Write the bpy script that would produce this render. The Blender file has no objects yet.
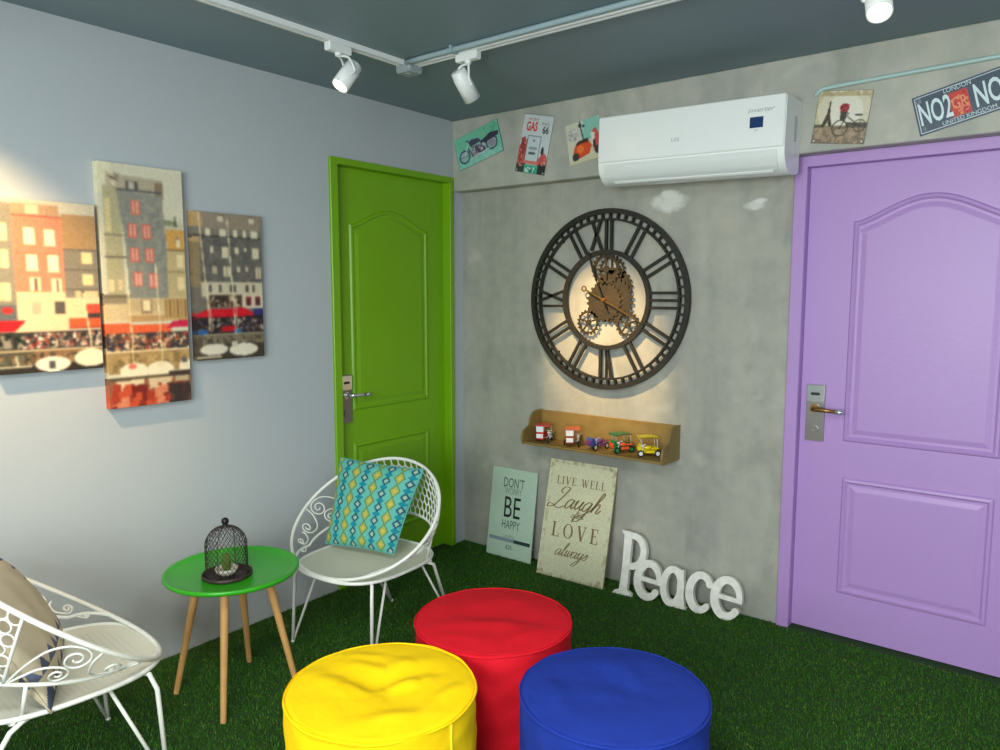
import bpy, math, random
import numpy as np
from mathutils import Vector, Matrix
random.seed(7); RNG = np.random.default_rng(7)
SC = bpy.context.scene
COL = SC.collection
PI = math.pi

# ------------------------------------------------------------------ colour
def lin(c):
    def f(v): return v/12.92 if v <= .04045 else ((v+.055)/1.055)**2.4
    return tuple(f(v/255.) for v in c[:3])

# ------------------------------------------------------------------ materials
def mat(name, col=(200,200,200), rough=.5, metal=0, spec=.5, noise=None, bump=None, coat=0, sheen=0, alpha=None, emit=None):
    """noise=(scale, amount, second colour) mixes a second colour; bump=(scale, strength)"""
    m = bpy.data.materials.new(name); m.use_nodes = True
    N, L = m.node_tree.nodes, m.node_tree.links
    b = N['Principled BSDF']
    b.inputs['Base Color'].default_value = (*lin(col), 1)
    b.inputs['Roughness'].default_value = rough
    b.inputs['Metallic'].default_value = metal
    b.inputs['Specular IOR Level'].default_value = spec
    b.inputs['Coat Weight'].default_value = coat
    b.inputs['Sheen Weight'].default_value = sheen
    tc = N.new('ShaderNodeTexCoord')
    if noise:
        n = N.new('ShaderNodeTexNoise'); n.inputs['Scale'].default_value = noise[0]; n.inputs['Detail'].default_value = 5
        L.new(tc.outputs['Object'], n.inputs['Vector'])
        r = N.new('ShaderNodeValToRGB')
        r.color_ramp.elements[0].position = .35; r.color_ramp.elements[1].position = .68
        r.color_ramp.elements[0].color = (*lin(col), 1)
        a = noise[1]; c2 = lin(noise[2]); c1 = lin(col)
        r.color_ramp.elements[1].color = (*[c1[i]*(1-a)+c2[i]*a for i in range(3)], 1)
        L.new(n.outputs['Fac'], r.inputs['Fac']); L.new(r.outputs['Color'], b.inputs['Base Color'])
    if bump:
        n2 = N.new('ShaderNodeTexNoise'); n2.inputs['Scale'].default_value = bump[0]; n2.inputs['Detail'].default_value = 4
        L.new(tc.outputs['Object'], n2.inputs['Vector'])
        bp = N.new('ShaderNodeBump'); bp.inputs['Strength'].default_value = bump[1]; bp.inputs['Distance'].default_value = .01
        L.new(n2.outputs['Fac'], bp.inputs['Height']); L.new(bp.outputs['Normal'], b.inputs['Normal'])
    if emit:
        b.inputs['Emission Color'].default_value = (*lin(emit[0]), 1); b.inputs['Emission Strength'].default_value = emit[1]
    return m

def print_mat(name, rough=.6, spec=.4, grain=.0):
    m = bpy.data.materials.new(name); m.use_nodes = True
    N, L = m.node_tree.nodes, m.node_tree.links
    b = N['Principled BSDF']; b.inputs['Roughness'].default_value = rough; b.inputs['Specular IOR Level'].default_value = spec
    a = N.new('ShaderNodeAttribute'); a.attribute_name = 'Col'
    L.new(a.outputs['Color'], b.inputs['Base Color'])
    if grain:
        tc = N.new('ShaderNodeTexCoord'); n = N.new('ShaderNodeTexNoise'); n.inputs['Scale'].default_value = 900; n.inputs['Detail'].default_value = 2
        L.new(tc.outputs['Object'], n.inputs['Vector'])
        bp = N.new('ShaderNodeBump'); bp.inputs['Strength'].default_value = grain; bp.inputs['Distance'].default_value = .002
        L.new(n.outputs['Fac'], bp.inputs['Height']); L.new(bp.outputs['Normal'], b.inputs['Normal'])
    return m

# ------------------------------------------------------------------ mesh builder
class MB:
    def __init__(s): s.v=[]; s.f=[]; s.m=[]; s.s=[]; s.c=[]; s.M=None; s.mi=0; s.sm=False; s.col=None; s.usecol=False
    def _add(s, vs, fs, smooth=None, mi=None):
        o=len(s.v); M=s.M
        for p in vs:
            p=Vector(p); s.v.append(tuple(M@p) if M else tuple(p))
        for f in fs:
            s.f.append([o+i for i in f]); s.m.append(s.mi if mi is None else mi)
            s.s.append(s.sm if smooth is None else smooth); s.c.append(s.col)
        return s
    def box(s, x0,x1,y0,y1,z0,z1, b=0, **k):
        if b<=0:
            vs=[(x,y,z) for z in (z0,z1) for y in (y0,y1) for x in (x0,x1)]
            return s._add(vs,[(0,2,3,1),(4,5,7,6),(0,1,5,4),(2,6,7,3),(0,4,6,2),(1,3,7,5)],**k)
        # chamfered box
        vs=[];idx={}
        X=(x0,x1);Y=(y0,y1);Z=(z0,z1)
        for i in (0,1):
            for j in (0,1):
                for l in (0,1):
                    sx=b*(1-2*i);sy=b*(1-2*j);sz=b*(1-2*l)
                    idx[(i,j,l,'x')]=len(vs);vs.append((X[i],Y[j]+sy,Z[l]+sz))
                    idx[(i,j,l,'y')]=len(vs);vs.append((X[i]+sx,Y[j],Z[l]+sz))
                    idx[(i,j,l,'z')]=len(vs);vs.append((X[i]+sx,Y[j]+sy,Z[l]))
        fs=[]
        for i in (0,1):
            q=[idx[(i,a,c,'x')] for a,c in ((0,0),(1,0),(1,1),(0,1))]; fs.append(q if i else q[::-1])
            q=[idx[(a,i,c,'y')] for a,c in ((0,0),(1,0),(1,1),(0,1))]; fs.append(q[::-1] if i else q)
            q=[idx[(a,c,i,'z')] for a,c in ((0,0),(1,0),(1,1),(0,1))]; fs.append(q if i else q[::-1])
        for a in (0,1):
            for c in (0,1):
                fs.append([idx[(a,c,0,'x')],idx[(a,c,1,'x')],idx[(a,c,1,'y')],idx[(a,c,0,'y')]])
                fs.append([idx[(a,0,c,'x')],idx[(a,1,c,'x')],idx[(a,1,c,'z')],idx[(a,0,c,'z')]])
                fs.append([idx[(0,a,c,'y')],idx[(1,a,c,'y')],idx[(1,a,c,'z')],idx[(0,a,c,'z')]])
        for i in (0,1):
            for j in (0,1):
                for l in (0,1): fs.append([idx[(i,j,l,t)] for t in 'xyz'])
        return s._add(vs,fs,**k)
    def tube(s, pts, r, n=8, closed=False, caps=True, flat=None, **k):
        """pts polyline; r number or list; smooth tube"""
        P=[Vector(p) for p in pts]; m=len(P); R=r if isinstance(r,(list,tuple)) else [r]*m
        T=[]
        for i in range(m):
            if closed: t=P[(i+1)%m]-P[i-1]
            else: t=P[min(i+1,m-1)]-P[max(i-1,0)]
            T.append(t.normalized() if t.length>1e-9 else Vector((0,0,1)))
        a=Vector((0,0,1)) if abs(T[0].z)<.9 else Vector((1,0,0))
        u=(a-T[0]*a.dot(T[0])).normalized(); vs=[];fs=[]
        for i in range(m):
            u=(u-T[i]*u.dot(T[i]));
            u=u.normalized() if u.length>1e-6 else T[i].orthogonal().normalized()
            w=T[i].cross(u)
            for j in range(n):
                an=2*PI*j/n; vs.append(P[i]+(u*math.cos(an)+w*math.sin(an))*R[i])
        q=m if closed else m-1
        # for closed loops find best twist
        off=0
        if closed:
            best=1e9
            for o in range(n):
                d=(vs[(m-1)*n]-vs[o]).length
                if d<best: best=d;off=o
        for i in range(q):
            i2=(i+1)%m; oo=off if (closed and i==m-1) else 0
            for j in range(n):
                fs.append((i*n+j,i*n+(j+1)%n,i2*n+(j+1+oo)%n,i2*n+(j+oo)%n))
        if not closed and caps:
            fs.append(tuple(range(n))[::-1]); fs.append(tuple((m-1)*n+j for j in range(n)))
        k.setdefault('smooth',True)
        return s._add(vs,fs,**k)
    def cyl(s, a, b, r0, r1=None, n=20, smooth=True, **k):
        r1=r0 if r1 is None else r1
        A=Vector(a);B=Vector(b);T=(B-A).normalized();u=T.orthogonal().normalized();w=T.cross(u)
        vs=[A+(u*math.cos(2*PI*j/n)+w*math.sin(2*PI*j/n))*r0 for j in range(n)]+[B+(u*math.cos(2*PI*j/n)+w*math.sin(2*PI*j/n))*r1 for j in range(n)]
        s._add(vs,[(j,(j+1)%n,n+(j+1)%n,n+j) for j in range(n)],smooth=smooth,**k)
        s._add(vs,[tuple(range(n))[::-1],tuple(range(n,2*n))],smooth=False,**k); return s
    def lathe(s, prof, c=(0,0,0), n=48, smooth=True, disp=None, **k):
        """prof list of (r,z); disp(theta, i)->(dr,dz)"""
        vs=[];fs=[];m=len(prof)
        for i,(r,z) in enumerate(prof):
            for j in range(n):
                t=2*PI*j/n; dr,dz=disp(t,i,r,z) if disp else (0,0)
                vs.append((c[0]+(r+dr)*math.cos(t),c[1]+(r+dr)*math.sin(t),c[2]+z+dz))
        for i in range(m-1):
            for j in range(n):
                fs.append((i*n+j,i*n+(j+1)%n,(i+1)*n+(j+1)%n,(i+1)*n+j))
        return s._add(vs,fs,smooth=smooth,**k)
    def sphere(s, c, r, n=16, sc=(1,1,1), **k):
        vs=[];fs=[];h=n//2
        for i in range(h+1):
            ph=PI*i/h
            for j in range(n):
                t=2*PI*j/n; vs.append((c[0]+sc[0]*r*math.sin(ph)*math.cos(t),c[1]+sc[1]*r*math.sin(ph)*math.sin(t),c[2]+sc[2]*r*math.cos(ph)))
        for i in range(h):
            for j in range(n): fs.append((i*n+j,(i+1)*n+j,(i+1)*n+(j+1)%n,i*n+(j+1)%n))
        k.setdefault('smooth',True)
        return s._add(vs,fs,**k)
    def prism(s, poly, d0, d1, to3, **k):
        """extrude 2d polygon poly between depths; to3(u,v,d)->xyz"""
        n=len(poly); vs=[to3(u,v,d0) for u,v in poly]+[to3(u,v,d1) for u,v in poly]
        fs=[tuple(range(n))[::-1],tuple(range(n,2*n))]+[(j,(j+1)%n,n+(j+1)%n,n+j) for j in range(n)]
        return s._add(vs,fs,**k)
    def annulus(s, outer, inner, d0, d1, to3, **k):
        n=len(outer); vs=[to3(u,v,d) for d in (d0,d1) for L in (outer,inner) for u,v in L]; fs=[]
        for j in range(n):
            q=(j+1)%n
            fs+= [(2*n+j,2*n+q,3*n+q,3*n+j),(q,j,n+j,n+q),(j,q,2*n+q,2*n+j),(n+q,n+j,3*n+j,3*n+q)]
        return s._add(vs,fs,**k)
    def ribbon(s, pts, w, d0, d1, to3, closed=False, round_ends=False, **k):
        """flat stroke of width(s) w extruded d0..d1"""
        m=len(pts);W=w if isinstance(w,(list,tuple)) else [w]*m
        Lf=[];Rt=[]
        for i in range(m):
            if closed: a=pts[i-1];b=pts[(i+1)%m]
            else: a=pts[max(i-1,0)];b=pts[min(i+1,m-1)]
            dx,dy=b[0]-a[0],b[1]-a[1];l=math.hypot(dx,dy) or 1;nx,ny=-dy/l,dx/l
            Lf.append((pts[i][0]+nx*W[i]/2,pts[i][1]+ny*W[i]/2));Rt.append((pts[i][0]-nx*W[i]/2,pts[i][1]-ny*W[i]/2))
        if closed: return s.annulus(Lf,Rt,d0,d1,to3,**k)
        vs=[to3(u,v,d) for d in (d0,d1) for L in (Lf,Rt) for u,v in L];fs=[]
        for i in range(m-1):
            fs+=[(2*m+i,2*m+i+1,3*m+i+1,3*m+i),(i+1,i,m+i,m+i+1),(i,i+1,2*m+i+1,2*m+i),(m+i+1,m+i,3*m+i,3*m+i+1)]
        fs+=[(0,2*m,3*m,m),(m-1,2*m-1,4*m-1,3*m-1)]
        return s._add(vs,fs,**k)
    def text(s, txt, size, to3, cx=0, cy=0, sx=1, depth=.0006, align='CENTER', shear=0, bold=0, d0=0, **k):
        cu=bpy.data.curves.new('t','FONT'); cu.body=txt; cu.size=size; cu.align_x=align; cu.align_y='CENTER'; cu.shear=shear
        cu.offset=bold; cu.resolution_u=3
        ob=bpy.data.objects.new('t',cu); COL.objects.link(ob)
        dg=bpy.context.evaluated_depsgraph_get(); me=bpy.data.meshes.new_from_object(ob.evaluated_get(dg))
        vs=[to3(cx+v.co.x*sx,cy+v.co.y,d0+depth) for v in me.vertices]; fs=[tuple(p.vertices) for p in me.polygons]
        s._add(vs,fs,smooth=False,**k)
        bpy.data.meshes.remove(me); bpy.data.objects.remove(ob); bpy.data.curves.remove(cu); return s
    def grid(s, fn, nu, nv, colfn=None, smooth=True, closed_u=False, mi=None):
        o=len(s.v);M=s.M
        for j in range(nv+1):
            for i in range(nu+1):
                p=Vector(fn(i/nu,j/nv)); s.v.append(tuple(M@p) if M else tuple(p))
        for j in range(nv):
            for i in range(nu):
                a=o+j*(nu+1)+i; s.f.append([a,a+1,a+nu+2,a+nu+1]); s.m.append(s.mi if mi is None else mi); s.s.append(smooth)
                s.c.append(colfn((i+.5)/nu,(j+.5)/nv) if colfn else s.col)
        return s

ORG={}
def link(o, parent=None):
    COL.objects.link(o)
    if parent is not None: o.parent=parent
    return o
def make(name, mb, mats, parent=None, fix=True, weld=False):
    if not isinstance(mats,(list,tuple)): mats=[mats]
    org=ORG.get(parent.name,(0,0,0)) if parent is not None else (0,0,0)
    me=bpy.data.meshes.new(name)
    vs=[(v[0]-org[0],v[1]-org[1],v[2]-org[2]) for v in mb.v] if parent is not None and any(org) else mb.v
    me.from_pydata(vs,[],mb.f)
    for m_ in mats: me.materials.append(m_)
    me.polygons.foreach_set('material_index',mb.m); me.polygons.foreach_set('use_smooth',mb.s)
    if any(c is not None for c in mb.c):
        at=me.color_attributes.new('Col','FLOAT_COLOR','CORNER'); arr=[]
        for p,c in zip(me.polygons,mb.c):
            c=lin(c) if c is not None else (.5,.5,.5)
            arr+= [c[0],c[1],c[2],1.]*p.loop_total
        at.data.foreach_set('color',arr)
    if fix:
        import bmesh
        bm=bmesh.new(); bm.from_mesh(me)
        if weld: bmesh.ops.remove_doubles(bm,verts=bm.verts,dist=1e-5)
        bmesh.ops.recalc_face_normals(bm,faces=bm.faces); bm.to_mesh(me); bm.free()
    me.update()
    o=bpy.data.objects.new(name,me); link(o,parent)
    if parent is not None: ORG[o.name]=org
    return o
def thing(name, label, cat, loc=(0,0,0), group=None, local=False):
    o=bpy.data.objects.new(name,None); o.empty_display_size=.1; link(o); o.location=loc
    ORG[o.name]=(0,0,0) if local else tuple(loc)
    tag(o,label,cat,group); return o
def tag(o,label=None,cat=None,group=None,kind=None):
    if label:o['label']=label
    if cat:o['category']=cat
    if group:o['group']=group
    if kind:o['kind']=kind
    return o
def struct(name, mb, m, parent=None, label=None, **k):
    o=make(name,mb,m,parent,**k)
    if parent is None: o['kind']='structure'
    if label:o['label']=label
    return o
def origin_to(o, p):
    """move a top-level mesh object's origin to p, geometry unchanged"""
    o.data.transform(Matrix.Translation(-Vector(p))); o.location=p; return o
def catmull(P, n=6, closed=False):
    out=[];m=len(P)
    rng=range(m) if closed else range(m-1)
    for i in rng:
        g=lambda k:(P[k%m] if closed else P[max(0,min(m-1,k))])
        p0,p1,p2,p3=g(i-1),g(i),g(i+1),g(i+2)
        for k in range(n):
            t=k/n
            out.append(tuple(.5*((2*b)+(-a+c)*t+(2*a-5*b+4*c-d)*t*t+(-a+3*b-3*c+d)*t**3) for a,b,c,d in zip(p0,p1,p2,p3)))
    if not closed: out.append(tuple(P[-1]))
    return out
def circ(r,n,cx=0,cy=0,ph=0,ry=None): return [(cx+r*math.cos(ph+2*PI*i/n),cy+(ry or r)*math.sin(ph+2*PI*i/n)) for i in range(n)]

# raster "painting" that becomes a grid of coloured faces
class Paint:
    def __init__(s,w,h,bg): s.w=w;s.h=h;s.a=np.zeros((h,w,3));s.a[:]=bg; s.yy,s.xx=np.mgrid[0:h,0:w]; s.xx=(s.xx+.5)/w; s.yy=(s.yy+.5)/h
    def put(s,mask,c,al=1.): s.a[mask]=s.a[mask]*(1-al)+np.array(c)*al
    def rect(s,x0,y0,x1,y1,c,al=1.): s.put((s.xx>=x0)&(s.xx<x1)&(s.yy>=y0)&(s.yy<y1),c,al)
    def ell(s,cx,cy,rx,ry,c,al=1.,hole=0):
        d=((s.xx-cx)/rx)**2+((s.yy-cy)/ry)**2; s.put((d<=1)&(d>=hole**2),c,al)
    def line(s,x0,y0,x1,y1,wd,c,al=1.,asp=None):
        asp=asp or s.h/s.w
        dx,dy=(x1-x0),(y1-y0)*asp; L2=dx*dx+dy*dy or 1e-9
        t=np.clip(((s.xx-x0)*dx+(s.yy-y0)*asp*dy)/L2,0,1)
        d=np.hypot(s.xx-x0-t*dx,(s.yy-y0)*asp-t*dy); s.put(d<wd/2,c,al)
    def poly(s,P,c,al=1.):
        ins=np.zeros(s.xx.shape,bool);n=len(P)
        for i in range(n):
            x1,y1=P[i];x2,y2=P[(i+1)%n]
            if y1==y2: continue
            cond=((y1>s.yy)!=(y2>s.yy))&(s.xx<(x2-x1)*(s.yy-y1)/(y2-y1)+x1); ins^=cond
        s.put(ins,c,al)
    def noise(s,amt,block=1):
        n=RNG.normal(0,amt,(s.h//block+1,s.w//block+1,1)); n=np.repeat(np.repeat(n,block,0),block,1)[:s.h,:s.w]; s.a=np.clip(s.a+n,0,255)
    def speck(s,x0,y0,x1,y1,cols,n,sz=(.01,.02)):
        for _ in range(n):
            x=RNG.uniform(x0,x1);y=RNG.uniform(y0,y1);c=cols[RNG.integers(len(cols))];w=RNG.uniform(*sz);h=w*s.w/s.h*RNG.uniform(.8,1.8); s.rect(x,y,min(x+w,x1),min(y+h,y1),c)
    def blur(s):
        a=np.pad(s.a,((1,1),(1,1),(0,0)),mode='edge'); s.a=(a[1:-1,1:-1]*2+a[:-2,1:-1]+a[2:,1:-1]+a[1:-1,:-2]+a[1:-1,2:])/6
    def get(s,u,v):  # v down
        return tuple(s.a[min(s.h-1,int(v*s.h)),min(s.w-1,int(u*s.w))])
# ================================================================== MATERIALS
M={}
M['wall']=mat('painted_wall',(180,187,191),.75,bump=(140,.06),noise=(1.5,.25,(173,181,187)))
M['ceiling']=mat('ceiling_paint',(118,138,147),.55,noise=(2.5,.3,(126,146,154)),bump=(60,.05))
M['green_door']=mat('green_paint',(118,172,8),.38,noise=(3,.2,(108,160,8)),bump=(60,.06))
M['purple_door']=mat('purple_paint',(178,142,203),.42,noise=(3,.2,(170,134,197)),bump=(45,.07))
M['steel']=mat('brushed_steel',(150,150,148),.32,.9)
M['steel_lt']=mat('polished_steel',(222,224,226),.2,.85)
M['brass']=mat('aged_brass',(150,112,62),.35,.8)
M['dark']=mat('dark_slot',(18,18,20),.5)
M['white_metal']=mat('white_enamel_metal',(236,236,228),.35,noise=(30,.3,(214,214,204)))
M['white_plastic']=mat('white_plastic',(238,242,240),.22,spec=.6)
M['grey_plastic']=mat('grey_plastic',(150,162,166),.4)
M['track']=mat('track_white',(232,236,234),.4)
M['lens']=mat('lit_lens',(255,240,210),.3,emit=((255,226,176),14))
M['lens_off']=mat('reflector',(240,236,220),.15,.4,emit=((255,226,176),3))
M['conduit']=mat('pale_conduit',(176,204,200),.35)
M['iron']=mat('dark_iron',(44,43,39),.5,.35,noise=(14,.4,(60,55,46)),bump=(80,.15))
M['rust']=mat('bronze_gear',(60,53,42),.5,.45,noise=(18,.6,(80,66,44)),bump=(90,.2))
M['black']=mat('black_metal',(26,26,26),.45,.3)
M['wire']=mat('brown_wire',(58,48,44),.5,.5)
M['tray']=mat('brown_tray',(56,46,42),.5,.3)
M['table_green']=mat('green_lacquer',(46,160,24),.3,noise=(6,.3,(52,168,30)))
M['beech']=mat('beech_wood',(206,158,96),.5,noise=(22,.4,(188,136,76)))
M['pine']=mat('pine_shelf',(142,118,64),.55,noise=(12,.6,(116,92,46)),bump=(40,.15))
M['pot']=mat('ribbed_pot',(206,200,184),.5)
M['cactus']=mat('cactus_green',(98,116,42),.7,noise=(60,.6,(70,92,30)),bump=(120,.5))
M['print']=print_mat('printed_surface',.6,.3)
M['tin']=print_mat('printed_tin',.35,.5)
M['canvas']=print_mat('printed_canvas',.7,.2,.3)
M['cloth1']=print_mat('printed_cotton',.85,.15,.25)
M['frame_edge']=mat('canvas_edge',(120,116,110),.7)
M['letter']=mat('whitewashed_wood',(240,238,230),.6,noise=(30,.5,(206,200,190)),bump=(50,.15))
M['letter_edge']=mat('raw_wood_edge',(206,196,172),.7,noise=(26,.5,(170,160,136)))
M['lcd']=mat('blue_display',(30,62,110),.12,spec=.8)
M['pull']=mat('seam_thread',(240,214,40),.7)
def fabric(name,c,c2,rough=.75):
    return mat(name,c,.82,spec=.2,noise=(5,.5,c2),bump=(24,.25))
M['f_yellow']=fabric('yellow_cover',(255,212,6),(255,206,4)); M['f_red']=fabric('red_cover',(214,20,38),(204,16,32)); M['f_blue']=fabric('blue_cover',(28,54,150),(24,48,138))

def concrete(name, patches, gain=1.0):
    m=bpy.data.materials.new(name); m.use_nodes=True; N,L=m.node_tree.nodes,m.node_tree.links
    b=N['Principled BSDF']; b.inputs['Roughness'].default_value=.62; b.inputs['Specular IOR Level'].default_value=.35
    tc=N.new('ShaderNodeTexCoord')
    def noi(sc,det,scale=(1,1,1),dist=0):
        mp=N.new('ShaderNodeMapping'); mp.inputs['Scale'].default_value=scale; L.new(tc.outputs['Object'],mp.inputs['Vector'])
        n=N.new('ShaderNodeTexNoise'); n.inputs['Scale'].default_value=sc; n.inputs['Detail'].default_value=det; n.inputs['Distortion'].default_value=dist
        L.new(mp.outputs['Vector'],n.inputs['Vector']); return n.outputs['Fac']
    def ramp(f,p0,c0,p1,c1):
        r=N.new('ShaderNodeValToRGB'); e=r.color_ramp.elements; e[0].position=p0;e[1].position=p1;e[0].color=(*lin(c0),1);e[1].color=(*lin(c1),1); L.new(f,r.inputs['Fac']); return r.outputs['Color']
    def mix(f,a,c,mode='MIX'):
        x=N.new('ShaderNodeMix'); x.data_type='RGBA'; x.blend_type=mode
        if isinstance(f,float): x.inputs['Factor'].default_value=f
        else: L.new(f,x.inputs['Factor'])
        L.new(a,x.inputs[6]); 
        if isinstance(c,tuple): x.inputs[7].default_value=(*lin(c),1)
        else: L.new(c,x.inputs[7])
        return x.outputs[2]
    base=ramp(noi(1.6,6,dist=.6),.3,(148,150,142),.7,(178,176,164))
    streak=ramp(noi(2.2,5,(3.2,3.2,.35)),.35,(140,142,138),.66,(182,180,168))
    c=mix(.5,base,streak)
    fine=ramp(noi(14,6),.35,(150,152,148),.62,(182,180,172))
    c=mix(.28,c,fine)
    dk=ramp(noi(3.1,4,(1.5,1.5,.8),.8),.56,(0,0,0),.72,(255,255,255))
    c=mix(ms(N,L,dk,.35),c,(122,124,116))
    lt=ramp(noi(4.3,5,(1,1,1.2),.5),.60,(0,0,0),.74,(255,255,255))
    c=mix(ms(N,L,lt,.45),c,(200,198,186))
    hs=N.new('ShaderNodeHueSaturation'); hs.inputs['Value'].default_value=gain; hs.inputs['Saturation'].default_value=1.15; L.new(c,hs.inputs['Color']); c=hs.outputs['Color']
    # plaster patches
    sep=N.new('ShaderNodeSeparateXYZ'); L.new(tc.outputs['Object'],sep.inputs[0]); nz=noi(22,4)
    def mth(op,a,bb=None):
        q=N.new('ShaderNodeMath'); q.operation=op
        for i,v in enumerate((a,bb)):
            if v is None: continue
            if isinstance(v,(int,float)): q.inputs[i].default_value=v
            else: L.new(v,q.inputs[i])
        return q.outputs[0]
    for (px,pz,rx,rz,al) in patches:
        dx=mth('DIVIDE',mth('SUBTRACT',sep.outputs['X'],px),rx); dz=mth('DIVIDE',mth('SUBTRACT',sep.outputs['Z'],pz),rz)
        d=mth('ADD',mth('MULTIPLY',dx,dx),mth('MULTIPLY',dz,dz)); d=mth('ADD',d,mth('MULTIPLY',mth('SUBTRACT',nz,.5),1.5))
        mr=N.new('ShaderNodeMapRange'); mr.inputs[1].default_value=.25; mr.inputs[2].default_value=1.1; mr.inputs[3].default_value=al; mr.inputs[4].default_value=0; L.new(d,mr.inputs[0])
        c=mix(mr.outputs[0],c,(226,228,222))
    L.new(c,b.inputs['Base Color'])
    bp=N.new('ShaderNodeBump'); bp.inputs['Strength'].default_value=.12; bp.inputs['Distance'].default_value=.01
    L.new(noi(30,6),bp.inputs['Height']); L.new(bp.outputs['Normal'],b.inputs['Normal'])
    return m
def ms(N,L,col,k):
    q=N.new('ShaderNodeMath'); q.operation='MULTIPLY'; L.new(col,q.inputs[0]); q.inputs[1].default_value=k; return q.outputs[0]
M['concrete']=concrete('cement_render',[(1.29,1.925,.10,.055,.75),(1.29,1.96,.05,.02,.9),(1.70,1.88,.05,.022,.6),(1.73,1.90,.03,.012,.7)])
M['concrete_beam']=concrete('cement_render_beam',[],1.17)

# ================================================================== SETTING
CEIL=2.455
XR,YF=4.4,-4.9
def f_id(u,v,d): return (u,v,d)
b=MB(); b.box(-.1,XR,YF,.1,-.06,0); floor=struct('floor',b,mat('turf_backing',(30,60,12),.9,noise=(8,.5,(30,58,14))))
b=MB(); b.box(-.1,XR+.1,YF-.1,.1,CEIL,CEIL+.1); struct('ceiling',b,M['ceiling'])
# left wall with the green door opening
GY0,GY1,GZ=-.93,-.128,2.112
b=MB(); b.box(-.12,0,YF,GY0-.012,0,CEIL); b.box(-.12,0,GY1+.012,.1,0,CEIL); b.box(-.12,0,GY0-.012,GY1+.012,GZ+.012,CEIL)
struct('wall_left',b,M['wall'])
PX0,PX1,PZ=1.925,2.845,2.022
b=MB(); b.box(0,PX0-.012,0,.12,0,CEIL); b.box(PX1+.012,XR,0,.12,0,CEIL); b.box(PX0-.012,PX1+.012,0,.12,PZ+.012,CEIL)
struct('wall_back',b,M['concrete'])
b=MB(); b.box(0,XR,-.09,0,2.066,CEIL,b=.004); struct('trim_1',b,M['concrete_beam'],label='bare cement beam over the clock wall, under the ceiling')
b=MB(); b.box(XR,XR+.1,YF,.1,0,CEIL); struct('wall_right',b,M['wall'])
# wall behind the camera with a window opening added for a fill light
WX0,WX1,WZ0,WZ1=1.6,3.9,.9,2.15
b=MB(); b.box(0,WX0,YF-.1,YF,0,CEIL); b.box(WX1,XR,YF-.1,YF,0,CEIL); b.box(WX0,WX1,YF-.1,YF,0,WZ0); b.box(WX0,WX1,YF-.1,YF,WZ1,CEIL)
struct('wall_front',b,M['wall'])
b=MB()
for (x0,x1,z0,z1) in ((WX0,WX1,WZ0,WZ0+.05),(WX0,WX1,WZ1-.05,WZ1),(WX0,WX0+.05,WZ0,WZ1),(WX1-.05,WX1,WZ0,WZ1),(2.72,2.78,WZ0,WZ1)): b.box(x0,x1,YF-.07,YF-.02,z0,z1)
w=struct('added_window_1',b,M['track'])  # added window, out of view, framing the fill light
g=bpy.data.materials.new('clear_glass'); g.use_nodes=True; g.node_tree.nodes['Principled BSDF'].inputs['Transmission Weight'].default_value=1; g.node_tree.nodes['Principled BSDF'].inputs['Roughness'].default_value=.0
b=MB(); b.box(WX0+.05,WX1-.05,YF-.05,YF-.045,WZ0+.05,WZ1-.05); make('pane',b,g,w)

# ---- doors -------------------------------------------------------
def offset_in(P,d):
    n=len(P);out=[]
    for i in range(n):
        a=P[i-1];p=P[i];c=P[(i+1)%n]
        e1=(p[0]-a[0],p[1]-a[1]);e2=(c[0]-p[0],c[1]-p[1]);l1=math.hypot(*e1);l2=math.hypot(*e2)
        n1=(-e1[1]/l1,e1[0]/l1);n2=(-e2[1]/l2,e2[0]/l2);k=1+n1[0]*n2[0]+n1[1]*n2[1]
        out.append((p[0]+(n1[0]+n2[0])/k*d,p[1]+(n1[1]+n2[1])/k*d))
    return out
def panel(P,to3):
    """moulded raised panel outline P (ccw), heights above the leaf"""
    b=MB(); prof=[(0,0),(.006,.007),(.016,.009),(.024,.002),(.034,.0015),(.052,.006),(.056,.0065)]
    loops=[offset_in(P,d) for d,h in prof];n=len(P);vs=[];fs=[]
    for (d,h),L in zip(prof,loops): vs+=[to3(u,v,h) for u,v in L]
    for k in range(len(prof)-1):
        for j in range(n): fs.append((k*n+j,k*n+(j+1)%n,(k+1)*n+(j+1)%n,(k+1)*n+j))
    o=(len(prof)-1)*n; fs.append(tuple(o+j for j in range(n)))
    b._add(vs,fs); return b
def arch(u0,u1,v0,v1,peak):
    P=[(u0,v0),(u1,v0),(u1,v1)];n=28;w=u1-u0
    sh=.10*w
    for i in range(n+1):
        t=i/n; u=u1-sh-(w-2*sh)*t if False else u1-w*t
        s=max(0,min(1,(t-.02)/.96)); v=v1+(peak-v1)*(math.sin(PI*s)**1.35)
        if i in (0,): continue
        P.append((u,v))
    return P
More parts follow.
